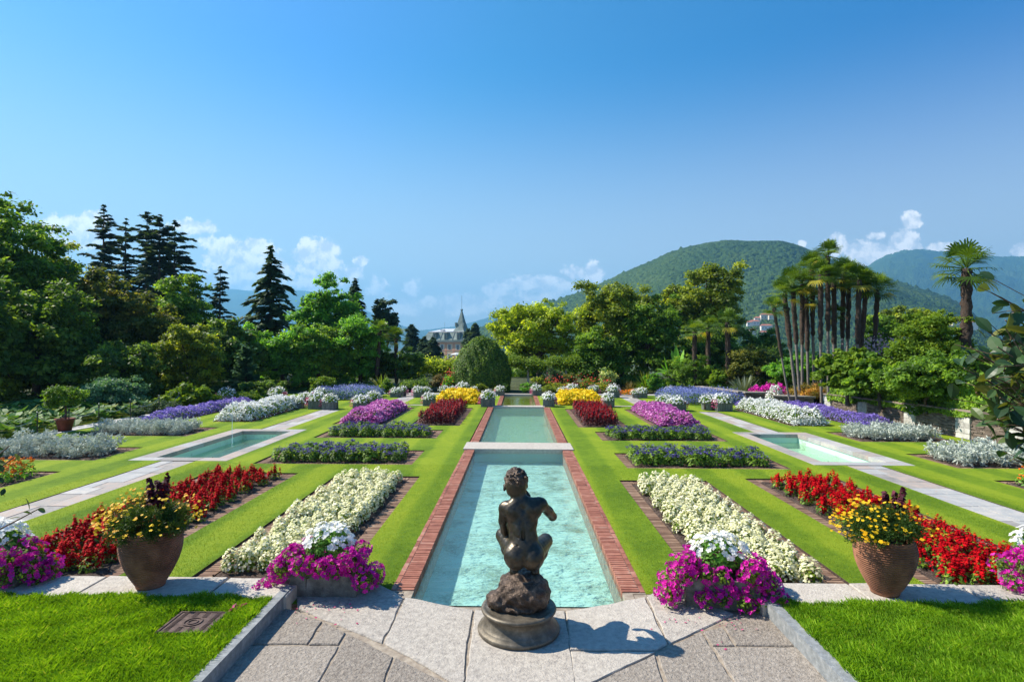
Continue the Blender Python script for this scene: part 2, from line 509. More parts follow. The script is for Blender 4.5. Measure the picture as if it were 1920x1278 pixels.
def leaves(rng, P, N, size, asp=.55, fold=0):
    """one pointed four-cornered leaf per point; N = leaf normals"""
    n = len(P)
    N = N / (np.linalg.norm(N, axis=1)[:, None] + 1e-9)
    t = rng.normal(size=(n, 3))
    A = np.cross(N, t)
    A /= np.linalg.norm(A, axis=1)[:, None] + 1e-9
    B = np.cross(N, A)
    s = (np.broadcast_to(np.asarray(size, float), (n,)) * rng.uniform(.65, 1.3, n))[:, None]
    V = np.stack([P + A * s * .5, P + B * s * .5 * asp, P - A * s * .5, P - B * s * .5 * asp], 1).reshape(-1, 3)
    F = np.arange(4 * n).reshape(n, 4)
    return V, F


def sph(rng, n):
    d = rng.normal(size=(n, 3))
    return d / np.linalg.norm(d, axis=1)[:, None]


def flowers(rng, P, N, size, k=5, mb=None, mi=0, cup=.25):
    """open flowers of k petals; adds to mb"""
    n = len(P)
    N = N / (np.linalg.norm(N, axis=1)[:, None] + 1e-9)
    t = rng.normal(size=(n, 3))
    A = np.cross(N, t)
    A /= np.linalg.norm(A, axis=1)[:, None] + 1e-9
    B = np.cross(N, A)
    s = (size * rng.uniform(.75, 1.2, n))[:, None]
    vs = [P - N * s * cup]
    for i in range(k):
        for da, rr in ((-.42, .42), (0, .54), (.42, .42)):
            a = 2 * PI * (i + da) / k
            vs.append(P + (A * math.cos(a) + B * math.sin(a)) * s * rr)
    V = np.stack(vs, 1)
    m = V.shape[1]
    F = []
    base = np.arange(n)[:, None] * m
    for i in range(k):
        F.append(base + np.array([[0, 1 + 3 * i, 2 + 3 * i, 3 + 3 * i]]))
    F = np.concatenate(F)
    r = np.tile(rng.uniform(0, 1, n), k)
    mb.add(V.reshape(-1, 3), F, r, mi)


# ---------------------------------------------------------------- vegetation builders
def crown_mb(rng, r, nclus, nleaf, ls, cr=.3, shell=.5, zc=0, flat=.8, asp=.55, up=.5, lump=.16, low=-.9):
    """leaf clumps spread through an uneven ellipsoid of radii r; returns MB and clump centres"""
    r = np.asarray(r, float)
    d = sph(rng, nclus)
    d[:, 2] = np.where(d[:, 2] < low, -d[:, 2] * .6, d[:, 2])
    ph = rng.uniform(0, 6, 6)
    lob = 1 + lump * (np.sin(3 * d[:, 0] + ph[0]) + np.sin(4 * d[:, 2] + ph[1]) + np.sin(5 * d[:, 1] + ph[2])) * .6
    rad = rng.uniform(shell ** 2, 1, nclus) ** .5 * lob * rng.choice([1, 1, 1, 1.12], nclus)
    C = d * rad[:, None] * r * (1 - cr * .5)
    cs = cr * rng.uniform(.45, 1.3, nclus) * r.mean()
    w_ = cs ** 2
    idx = rng.choice(nclus, nleaf, p=w_ / w_.sum())
    dd = sph(rng, nleaf)
    dd[:, 2] = np.where(dd[:, 2] < -.3, -dd[:, 2], dd[:, 2])
    q = np.abs(rng.normal(.72, .34, nleaf))
    off = dd * (cs[idx] * q)[:, None]
    off[:, 2] *= flat
    P = C[idx] + off
    P[:, 2] += zc
    N = dd * .7 + rng.normal(0, .6, (nleaf, 3)) + np.array([0, 0, up])
    V, F = leaves(rng, P, N, ls, asp)
    tone = rng.uniform(0, 1, nclus)
    mb = MB()
    mb.add(V, F, np.clip(.55 * tone[idx] + .45 * rng.uniform(0, 1, nleaf), 0, 1))
    C[:, 2] += zc
    return mb, C


def limb(p0, p1, rng, n=6, wob=.06):
    t = np.linspace(0, 1, n)[:, None]
    L = np.linalg.norm(np.subtract(p1, p0))
    P = np.asarray(p0) * (1 - t) + np.asarray(p1) * t
    P[:, 2] += (t[:, 0] * (1 - t[:, 0])) * L * .25 * -1
    P[1:-1] += rng.normal(0, wob * L / n, (n - 2, 3))
    return P


def tree(seed, px, hw, ytop, ybot, Y, label, mat, cat='tree', name='tree', nleaf=16000, ls=.2, nclus=90, cr=.28, base=0.0,
         group=None, trunk=.18, asp=.55, shell=.4, lump=.27, dy=.8, limbs=14, flat=.8):
    ls = ls * (1.25 if name == 'tree' else 1.1)
    if name == 'tree':
        nclus, cr = int(nclus * 1.7), cr * .8
    rng = np.random.default_rng(seed)
    top = atY(px, ytop, Y)
    bot = atY(px, ybot, Y)
    e = atY(px + hw, (ytop + ybot) / 2, Y)
    rx = abs(e[0] - top[0]) * 1.1
    zt, zb = top[2], max(bot[2], base + .05)
    rz = (zt - zb) / 2
    cz = (zt + zb) / 2 - base
    t = thing(name, label, cat, (top[0], Y, base), 0, group)
    mb, C = crown_mb(rng, (rx, rx * dy, rz), nclus, nleaf, ls, cr, shell, cz, flat, asp, lump=lump)
    if trunk > 0:
        tb = MB()
        hh = cz + rz * .35
        P = np.array([[rng.normal(0, .04) * i, rng.normal(0, .04) * i, hh * i / 7 - (.1 if i == 0 else 0)] for i in range(8)])
        tb.tube(P, [trunk * (1.35 if i == 0 else 1 - .09 * i) for i in range(8)], 9, rng.uniform(0, 1), bump=.12, rng=rng)
        for c in C[rng.choice(len(C), min(limbs, len(C)), replace=False)]:
            k = rng.integers(3, 7)
            L = limb(P[k], c, rng)
            tb.tube(L, np.linspace(trunk * .42, trunk * .08, len(L)), 5, rng.uniform(0, 1), cap=False)
        tb.build('trunk', M['bark'], t, True)
    mb.build('crown', M[mat], t)
    return t


def conifer_mb(rng, H, Rb, z0=.08, levels=26, per=7, droop=.18, prof=1.0, dens=34, ls=.32, tipd=.25):
    """layered cedar: whorls of flat sprays"""
    mb, tb = MB(), MB()
    tb.tube(np.array([[0, 0, H * i / 8] for i in range(9)]), np.linspace(H * .018, H * .002, 9), 8, .5, bump=.1, rng=rng)
    Ps, Ds, Rn = [], [], []
    for i in range(levels):
        f = i / (levels - 1)
        z = H * (z0 + (1 - z0) * (f ** .92))
        L0 = Rb * ((1 - f) ** prof) * .95 + .04 * Rb
        for j in range(per if f < .85 else 4):
            a = rng.uniform(0, 2 * PI)
            L = L0 * rng.choice([.45, .8, 1.0, 1.25], p=[.25, .25, .3, .2]) * rng.uniform(.8, 1.15)
            zj = z + rng.uniform(-.6, .6) * H * (1 - z0) / levels
            el = rng.uniform(-.12, .34) * (1 - f) + .35 * f
            n = max(5, int(dens * L / Rb) + 4)
            s = rng.uniform(.12, 1, n) ** .8
            out = np.array([math.cos(a), math.sin(a), 0])
            side = np.array([-math.sin(a), math.cos(a), 0])
            wdt = L * .28 * (1.1 - s)
            o = rng.uniform(-1, 1, n)
            zz = zj + s * L * el - droop * L * s ** 2 - tipd * L * np.clip(s - .7, 0, 1) ** 1.2 + rng.normal(0, .02 * L, n)
            P = out * (s * L)[:, None] + side * (o * wdt)[:, None]
            P[:, 2] = zz
            D = out * .8 + side * o[:, None] * .9 + np.array([0, 0, -.15 - droop])
            Ps.append(P)
            Ds.append(D + rng.normal(0, .15, D.shape))
            Rn.append(np.full(n, rng.uniform(0, 1)))
            if f < .8:
                tb.tube(np.array([[0, 0, zj], out * L * .5 + [0, 0, zj + L * .5 * el - droop * L * .25], out * L * .92 + [0, 0, zj + L * .92 * el - droop * L * .85]]),
                        [H * .004, H * .0025, H * .001], 4, .4, cap=False)
    P = np.concatenate(Ps)
    D = np.concatenate(Ds)
    D /= np.linalg.norm(D, axis=1)[:, None]
    n = len(P)
    S = np.cross(D, np.array([0, 0, 1.0]) + rng.normal(0, .25, (n, 3)))
    S /= np.linalg.norm(S, axis=1)[:, None] + 1e-9
    s = (ls * rng.uniform(.6, 1.3, n))[:, None]
    V = np.stack([P - D * s * .5, P + S * s * .3, P + D * s * .6, P - S * s * .3], 1).reshape(-1, 3)
    mb.add(V, np.arange(4 * n).reshape(n, 4), np.clip(np.concatenate(Rn) * .6 + rng.uniform(0, .4, n), 0, 1))
    return mb, tb


def conifer(seed, px, hw, ytop, ybase, Y, label, mat='needle_dark', group=None, base=None, **kw):
    rng = np.random.default_rng(seed)
    top = atY(px, ytop, Y)
    bz = atY(px, ybase, Y)[2] if base is None else base
    Rb = abs(atY(px + hw, ytop, Y)[0] - top[0])
    t = thing('conifer', label, 'tree', (top[0], Y, bz), 0, group)
    H = top[2] - bz
    mb, tb = conifer_mb(rng, H, Rb, ls=kw.pop('ls', .32), **kw)
    tb.build('trunk', M['bark'], t, True)
    mb.build('crown', M[mat], t)
    return t


def fan_palm_crown(rng, nl=38, R=1.0, droop=.6):
    mb = MB()
    for i in range(nl):
        a = rng.uniform(0, 2 * PI)
        f = i / nl
        el = 1.45 - 2.2 * f + rng.normal(0, .12)
        out = np.array([math.cos(a) * math.cos(el), math.sin(a) * math.cos(el), math.sin(el)])
        pl = R * rng.uniform(.42, .60)
        tip = out * pl
        side = np.cross(out, [0, 0, 1.0])
        side /= np.linalg.norm(side) + 1e-9
        upv = np.cross(side, out)
        mb.tube(np.array([out * .06, tip]), [.018 * R, .010 * R], 4, .5, cap=False)
        K = 13
        rn = 1.0 if (f > .9 and rng.uniform() < .6) else rng.uniform(0, .7)
        for k in range(K):
            th = (k / (K - 1) - .5) * 3.1
            d = out * math.cos(th) + side * math.sin(th)
            L = R * rng.uniform(.48, .64) * (1 - .16 * abs(th) / 2)
            d = d + upv * (.12 - .05 * abs(th))
            wv = np.cross(d, upv)
            wv /= np.linalg.norm(wv) + 1e-9
            p0 = tip
            p1 = tip + d * L * .55
            p2 = tip + d * L * .85 - np.array([0, 0, droop * L * .12])
            p3 = tip + d * L - np.array([0, 0, droop * L * .42])
            w1 = L * .05
            V = [p0 - wv * .004, p0 + wv * .004, p1 + wv * w1, p1 - wv * w1, p2 + wv * w1 * .7, p2 - wv * w1 * .7, p3]
            mb.add(V, [(0, 1, 2, 3), (3, 2, 4, 5)], rn)
            mb.add([V[5], V[4], V[6]], [(0, 1, 2)], rn)
    return mb


PALM_CROWNS = {}


def fan_palm(seed, base_px, top_px, Y, crown_px, label, base_z=0.0, group=None, tr=.10, shag=.5, dY=0.0, variant=0):
    rng = np.random.default_rng(seed)
    top = atY(top_px[0], top_px[1], Y)
    bx = atY(base_px, 700, Y)[0]
    R = crown_px / F_PX * Y / 1.0
    t = thing('palm_tree', label, 'palm', (bx, Y + dY, base_z), 0, group)
    dx, H = top[0] - bx, top[2] - base_z
    tb = MB()
    n = max(14, int(H / .16))
    s = np.linspace(0, 1, n)
    P = np.c_[dx * (s ** .9), -dY * s, H * s - .05 * (s == 0)]
    rr = tr * np.where(s > 1 - shag, 1.0 + .12 * np.sin((s - 1 + shag) * 3), .66) * (1 + rng.normal(0, .06, n))
    k = max(2, int(n * (1 - shag)))
    tb.tube(P[:k + 1], rr[:k + 1], 9, .5, 0, bump=.06, rng=rng)
    tb.tube(P[k:], rr[k:], 10, .5, 1, bump=.28, rng=rng)
    # fibre and old leaf bases
    ns = int(150 * H * shag / 3)
    ss = rng.uniform(1 - shag, .99, ns)
    pc = np.c_[np.interp(ss, s, P[:, 0]), np.interp(ss, s, P[:, 1]), ss * H]
    an = rng.uniform(0, 2 * PI, ns)
    o = np.c_[np.cos(an), np.sin(an), np.full(ns, -.0)]
    V, F = leaves(rng, pc + o * tr * 1.02, o + [0, 0, .8], tr * .9, .4)
    tb.add(V, F, rng.uniform(0, 1, ns), 1)
    tb.build('trunk', [M['palm_bark_pale'], M['palm_bark']], t, True)
    if variant not in PALM_CROWNS:
        c = fan_palm_crown(np.random.default_rng(900 + variant), 27, 1.0).build('crown', M['palm_leaf'], t)
        PALM_CROWNS[variant] = c
    else:
        c = PALM_CROWNS[variant].copy()
        COL.objects.link(c)
        c.parent = t
    c.location = (dx, -dY, H)
    c.rotation_euler = (0, 0, rng.uniform(0, 6))
    c.scale = (R, R, R * .95)
    return t


def shrub(seed, px, hw, ytop, ybot, Y, label, mat, nleaf=5000, ls=.12, nclus=40, base=0.0, name='shrub', cat='shrub', **kw):
    kw.setdefault('trunk', .035)
    kw.setdefault('cr', .34)
    kw.setdefault('limbs', 6)
    return tree(seed, px, hw, ytop, ybot, Y, label, mat, cat, name, nleaf, ls, nclus, base=base, **kw)


def flower_patch(rng, x0, x1, y0, y1, h, leafm, petm, nleaf, npet, ls=.07, ps=.05, jag=.05, bump=.6, fl=0):
    """dense low planting as one mass: returns MB with slots leaf, petal"""
    mb = MB()
    def hgt(x, y):
        e = (np.clip(np.minimum(x - x0, x1 - x) / .28, 0, 1) * np.clip(np.minimum(y - y0, y1 - y) / .28, 0, 1)) ** .5
        return h * (.25 + .75 * e) * (1 + .2 * np.sin(x * 9 + np.sin(y * 7)) * np.sin(y * 8.3 + np.sin(x * 5)) + .10 * np.sin(x * 2.3 + y * 1.9))
    x, y = rng.uniform(x0, x1, nleaf), rng.uniform(y0, y1, nleaf)
    z = hgt(x, y) * rng.uniform(.1, .97, nleaf) ** .5
    V, F = leaves(rng, np.c_[x, y, z], rng.normal(0, .6, (nleaf, 3)) + [0, 0, .7], ls)
    mb.add(V, F, rng.uniform(0, 1, nleaf), 0)
    x, y = rng.uniform(x0, x1, npet), rng.uniform(y0, y1, npet)
    # petals sit over the top and down the sides
    side = rng.uniform(size=npet) < .22
    w_ = rng.integers(0, 4, npet)
    x = np.where(side & (w_ == 0), x0 + rng.uniform(-.03, .06, npet), np.where(side & (w_ == 1), x1 + rng.uniform(-.06, .03, npet), x))
    y = np.where(side & (w_ >= 2), y0 + rng.uniform(-.03, .06, npet), y)
    z = hgt(np.clip(x, x0, x1), np.clip(y, y0, y1)) + rng.normal(0, jag * .5, npet) + jag * .3
    z = np.where(side, np.maximum(.05, z * rng.uniform(.4, 1.3, npet)), z)
    x = np.where(side, x + rng.normal(0, .05, npet), x)
    y = np.where(side, y + rng.normal(0, .05, npet), y)
    Pp = np.c_[x, y, z]
    Np = rng.normal(0, .45, (npet, 3)) + [0, -.25, .8]
    if fl:
        flowers(rng, Pp, Np, ps, 5, mb, 1)
    else:
        V, F = leaves(rng, Pp, Np, ps, .85)
        mb.add(V, F, rng.uniform(0, 1, npet), 1)
    return mb

# ================================================================ SETTING
SIDE = {-1: 'on lotus pond side', 1: 'on stone wall side'}
BED_SHIFT = {-1: 0.12, 1: -0.12}
holes = []          # x0,y0,x1,y1,depth of everything cut in the lawn
POOLS = [(-1.28, 6.3, 1.28, 16.6, .40), (-1.25, 17.6, 1.25, 28.3, .42), (-.9, 28.75, .9, 35.3, .4)]
BR = .27
beds = {}
for s in (-1, 1):
    dy = BED_SHIFT[s]
    def B(key, x0, x1, y0, y1, s=s, dy=dy):
        xa, xb = sorted((s * x0, s * x1))
        beds[(key, s)] = (xa, y0 + dy, xb, y1 + dy)
    B('begonia', 2.28, 4.24, 7.0, 13.05)
    B('salvia', 5.2, 7.35, 7.0, 13.3)
    B('heliotrope_near', 2.71, 6.78, 14.35, 16.35)
    B('heliotrope_far', 2.70, 6.74, 18.5, 20.4)
    B('celosia', 2.24, 4.14, 21.5, 27.8)
    B('petunia', 5.1, 7.18, 21.7, 27.8)
    B('silver_near', 11.05, 15.1 if s < 0 else 14.6, 14.6, 16.55)
    B('silver_far', 11.0, 14.8 if s < 0 else 14.2, 18.6, 20.7)
    B('marigold', 10.85, 14.6, 11.3, 13.3)
    B('impatiens', 10.5, 12.1, 22.2, 28.3)
    B('ageratum', 13.0 if s > 0 else 13.5, 14.4 if s > 0 else 14.9, 21.9, 29.2)
    B('yellow', 2.0, 4.45, 29.5, 33.0)
GX0, GX1, GY0, GY1 = -15.55, 14.85, 6.0, 35.6
for k, b in beds.items():
    holes.append((*b, .06))
holes.append((-2.7, 6.0, 2.8, 6.62, .08))
for s in (-1, 1):
    holes.append((min(s * 1.4, s * 2.0), 6.62, max(s * 1.4, s * 2.0), 6.98, .08))
for p in POOLS[:2]:
    holes.append((-1.56, p[1] - (0 if p[1] < 7 else 1.0), 1.56, p[3], .1))
holes.append((-1.13, 28.3, 1.13, 35.6, .1))
BASIN = (7.6, 14.75, 10.2, 20.4)
PATHS = []
for s in (-1, 1):
    xa, xb = sorted((s * 8.4, s * 9.3))
    ba, bb = sorted((s * BASIN[0], s * BASIN[2]))
    PATHS += [(xa, 6.0, xb, 14.75), (xa, 20.4, xb, 26.8)]
    holes.append((ba, BASIN[1], bb, BASIN[3], .03))
    c0, c1 = sorted((s * 4.6, s * 7.5))
    PATHS.append((c0, 29.15 - .1, c1, 29.47))
    c0, c1 = sorted((s * 6.1, s * 7.0))
    PATHS.append((c0, 29.47, c1, 35.6))
for p in PATHS:
    holes.append((*p, .03))


def hole_sheet(name, x0, y0, x1, y1, holes, mat, wallmat, maxc=3.0):
    xs, ys = {x0, x1}, {y0, y1}
    hs_ = []
    for h in holes:
        a, b_, c, d = max(h[0], x0), max(h[1], y0), min(h[2], x1), min(h[3], y1)
        if c > a and d > b_:
            hs_.append((a, b_, c, d, h[4]))
            xs |= {a, c}
            ys |= {b_, d}
    xs, ys = sorted(xs), sorted(ys)
    ok = np.ones((len(xs) - 1, len(ys) - 1), bool)
    for a, b_, c, d, _ in hs_:
        i0, i1, j0, j1 = xs.index(a), xs.index(c), ys.index(b_), ys.index(d)
        ok[i0:i1, j0:j1] = False
    nx, ny = len(xs), len(ys)
    V = np.array([(x, y, 0) for x in xs for y in ys], float)
    F = [(i * ny + j, (i + 1) * ny + j, (i + 1) * ny + j + 1, i * ny + j + 1) for i in range(nx - 1) for j in range(ny - 1) if ok[i, j]]
    mb = MB().add(V, F)
    for a, b_, c, d, dep in hs_:
        for (p, q) in (((a, b_), (c, b_)), ((c, b_), (c, d)), ((c, d), (a, d)), ((a, d), (a, b_))):
            mb.add([(*p, 0), (*q, 0), (*q, -dep), (*p, -dep)], [(0, 3, 2, 1)], .5, 1)
    return mb.build(name, [mat, wallmat])


struct(hole_sheet('lawn', GX0, GY0, GX1, GY1, holes, M['lawn'], M['soil']))

# ground all round, one sheet with the garden cut out of it, sinking towards the lake beyond
def ground_z(x, y):
    r = np.clip((y - 60) / 260, 0, 1) * (y > 60)
    side = np.clip((np.abs(x) - 45) / 120, 0, 1)
    z = -13 * np.maximum(r ** .8, side * .8)
    return z - .03
xs = np.unique(np.concatenate([[-30000, -9000, -3000, -1000, -400], np.linspace(-180, -18, 22), [GX0, GX1], np.linspace(17, 180, 22), [400, 1000, 3000, 9000, 30000]]))
ys = np.unique(np.concatenate([[-30000, -3000, -300, -40, 0, 4.2, GY1], np.linspace(38, 60, 5), np.linspace(66, 360, 30), [500, 1000, 3000, 9000, 30000]]))
XX, YY = np.meshgrid(xs, ys, indexing='ij')
V = np.c_[XX.ravel(), YY.ravel(), ground_z(XX, YY).ravel()]
ny = len(ys)
F = []
for i in range(len(xs) - 1):
    for j in range(len(ys) - 1):
        if xs[i] >= GX0 - .01 and xs[i + 1] <= GX1 + .01 and ys[j] >= 4.1 and ys[j + 1] <= GY1 + .01:
            continue
        F.append((i * ny + j, (i + 1) * ny + j, (i + 1) * ny + j + 1, i * ny + j + 1))
struct(MB().add(V, F).build('ground', M['ground']))

# ---- paths of irregular stone slabs
rng = np.random.default_rng(11)
mb = MB()
for (a, b_, c, d) in PATHS:
    mb.box((a, b_, -.10), (c, d, -.045), .5, 1)
    wdt = c - a
    y = b_
    while y < d - .02:
        L = min(rng.uniform(.45, .95), d - y)
        if d - y - L < .25:
            L = d - y
        cuts = sorted([0, wdt] + ([wdt * rng.uniform(.3, .7)] if wdt < 1.5 else [wdt * (i + rng.uniform(-.15, .15)) / 3 for i in (1, 2)]))
        sk = rng.uniform(-.1, .1)
        for u0, u1 in zip(cuts[:-1], cuts[1:]):
            g = .008
            y0_, y1_ = y + g, y + L - g
            s0 = sk * rng.uniform(.3, 1)
            P = [(a + u0 + g, y0_), (a + u1 - g, y0_), (a + u1 - g + (s0 * .3 if u1 < wdt else 0), y1_), (a + u0 + g + (s0 * .3 if u0 > 0 else 0), y1_)]
            mb.prism(P, -.09, -.012 + rng.uniform(-.003, .003), rng.uniform(0, 1), 0, .004)
        y += L
struct(mb.build('path', [M['path_slab'], M['mortar']]))

# ---- side basins (stone surround, sunken wall, low water)
for s in (-1, 1):
    x0, x1 = sorted((s * BASIN[0], s * BASIN[2]))
    y0, y1 = BASIN[1], BASIN[3]
    ix0, ix1 = x0 + (.5 if s < 0 else .42), x1 - (.42 if s < 0 else .5)
    iy0, iy1 = y0 + .42, y1 - .45
    t = thing('garden_basin', 'sunken rectangular basin with stone surround and low greenish water ' + SIDE[s], 'basin', ((x0 + x1) / 2, (y0 + y1) / 2, 0), 0, 'side basins')
    ox, oy = (x0 + x1) / 2, (y0 + y1) / 2
    mb = MB()
    for (a, b_, c, d, ax) in ((x0, y0, x1, iy0, 0), (x0, iy1, x1, y1, 0), (x0, iy0, ix0, iy1, 1), (ix1, iy0, x1, iy1, 1)):
        L = (c - a) if ax == 0 else (d - b_)
        n = max(2, int(L / .75))
        e = np.linspace(0, L, n + 1)
        e[1:-1] += rng.uniform(-.12, .12, n - 1)
        for u, v in zip(e[:-1], e[1:]):
            q = (a + u + .004, b_ + .003, a + v - .004, d - .003) if ax == 0 else (a + .003, b_ + u + .004, c - .003, b_ + v - .004)
            mb.prism([(q[0] - ox, q[1] - oy), (q[2] - ox, q[1] - oy), (q[2] - ox, q[3] - oy), (q[0] - ox, q[3] - oy)], -.12, .004 + rng.uniform(-.002, .002), rng.uniform(0, 1), 0, .006)
    mb.build('stone_surround', M['path_slab'], t)
    wb = MB()
    A, Bx, Cc, D = ix0 - ox - .03, iy0 - oy - .03, ix1 - ox + .03, iy1 - oy + .03
    V = [(A, Bx, -.1), (Cc, Bx, -.1), (Cc, D, -.1), (A, D, -.1), (A, Bx, -.47), (Cc, Bx, -.47), (Cc, D, -.47), (A, D, -.47)]
    wb.add(V, [(0, 4, 5, 1), (1, 5, 6, 2), (2, 6, 7, 3), (3, 7, 4, 0), (4, 7, 6, 5)])
    wb.build('basin_lining', M['basin_pale'], t)
    nz = MB().lathe([(.0, .0), (.05, 0), (.05, .02), (.015, .03), (.012, .14), (0, .14)], 10)
    nz.build('fountain_nozzle', M['dark_metal'], t, loc=(0.1 * s, -.9, -.42))
    wt = MB().add([(A, Bx, -.30), (Cc, Bx, -.30), (Cc, D, -.30), (A, D, -.30)], [(0, 1, 2, 3)]).build('water', M['water_side'])
    wt.location = (ox, oy, 0)
    struct(wt)
# thin jet of water in the basin on the lotus side
m, n = newmat('jet_water')
fin(n, n.add('ShaderNodeMixShader', {0: .55, 1: n.add('ShaderNodeBsdfTransparent', {0: (1, 1, 1, 1)}).outputs[0],
                                     2: n.add('ShaderNodeBsdfDiffuse', {0: (.9, .95, 1, 1)}).outputs[0]}))
jx = at(435, 838, -.3)
jb = MB()
zs = np.linspace(-.3, 1.35, 24)
jb.tube(np.c_[rng.normal(0, .004, 24), rng.normal(0, .004, 24), zs], np.linspace(.011, .004, 24), 5, bump=.3, rng=rng)
V, F = leaves(rng, np.c_[rng.normal(0, .02, 40), rng.normal(0, .02, 40), rng.uniform(1.1, 1.4, 40)], sph(rng, 40), .018, .8)
jb.add(V, F)
o = jb.build('water_jet', m, loc=(jx[0], jx[1], 0))
tag(o, 'thin upright jet of water rising from the basin on the lotus pond side', 'water jet')

# ---- the long stepped pool: bricks, mortar line, bars, lining, water
def bricks_row(mb, x0, x1, y0, y1, along, z0, z1, w_=.068, gap=.013, rng=rng, split=None):
    """bricks laid side by side along 'y' or 'x'"""
    a, b_ = (y0, y1) if along == 'y' else (x0, x1)
    n = int(round((b_ - a) / w_))
    e = np.linspace(a, b_, n + 1)
    base = rng.uniform(0, 1, n)
    for i in range(n):
        j = rng.uniform(-.002, .002)
        zt = z1 + rng.uniform(-.003, .002)
        if along == 'y':
            mb.box((x0 + j, e[i] + gap / 2, z0), (x1 + j, e[i + 1] - gap / 2, zt), base[i], 0, .0012, rng)
        else:
            mb.box((e[i] + gap / 2, y0 + j, z0), (e[i + 1] - gap / 2, y1 + j, zt), base[i], 0, .0012, rng)

M['basin_wall'] = basin_mat('basin_wall', (.40, .72, .66), (.2, .3, .2), -.02)
pool = thing('stepped_pool', 'long narrow turquoise pool stepped in three with red brick edges', 'pool', (0, 0, 0))
bk, mo = MB(), MB()
for (ya, yb, xi, xo) in ((7.02, 16.72, 1.28, 1.56), (17.5, 28.3, 1.25, 1.52), (28.75, 35.45, .9, 1.13)):
    for s in (-1, 1):
        w1 = (xo - xi) * .74
        bricks_row(bk, *sorted((s * xi, s * (xi + w1))), ya, yb, 'y', -.12, .012)
        xa, xb = sorted((s * (xi + w1 + .012), s * xo))
        bricks_row(bk, xa, xb, ya, yb, 'y', -.12, .006, .22)
        a, b_ = sorted((s * (xi + .004), s * (xo - .004)))
        mo.box((a, ya, -.5), (b_, yb, -.002))
bk.build('brick_edge', M['brick'], pool)
mo.build('mortar_bed', M['mortar'], pool)
lin = MB()
for (x0, y0, x1, y1, dp) in POOLS:
    e = .02
    y1_ = y1 + .3
    V = [(x0 - e, y0, -.06), (x1 + e, y0, -.06), (x1 + e, y1_, -.06), (x0 - e, y1_, -.06), (x0 - e, y0, -dp), (x1 + e, y0, -dp), (x1 + e, y1_, -dp), (x0 - e, y1_, -dp)]
    lin.add(V, [(4, 7, 6, 5)], .5, 0 if y0 < 10 else (1 if y0 < 20 else 2))
    lin.add(V, [(0, 4, 5, 1), (1, 5, 6, 2), (2, 6, 7, 3), (3, 7, 4, 0)], .5, 3 if y0 < 25 else 2)
lin.build('pool_lining', [M['basin_blue'], M['basin_pale'], M['basin_green'], M['basin_wall']], pool)
MB().box((-1.60, 16.55, -.1), (1.60, 17.62, .045), .75, jit=.006, rng=rng).build('stone_bar', M['slab'], pool)
MB().box((-1.30, 28.25, -.1), (1.30, 28.85, .04), .9, jit=.006, rng=rng).build('stone_bar', M['slab'], pool)
MB().box((-1.15, 35.3, -.1), (1.15, 35.75, .07), .95, jit=.006, rng=rng).build('stone_bar', M['slab'], pool)
for i, ((x0, y0, x1, y1, dp), mm, zz) in enumerate(zip(POOLS, ('water_near', 'water_mid', 'water_green'), (-.055, -.05, -.05))):
    struct(MB().add([(x0 - .015, y0, zz), (x1 + .015, y0, zz), (x1 + .015, y1 + .2, zz), (x0 - .015, y1 + .2, zz)], [(0, 1, 2, 3)]).build('water', M[mm]))

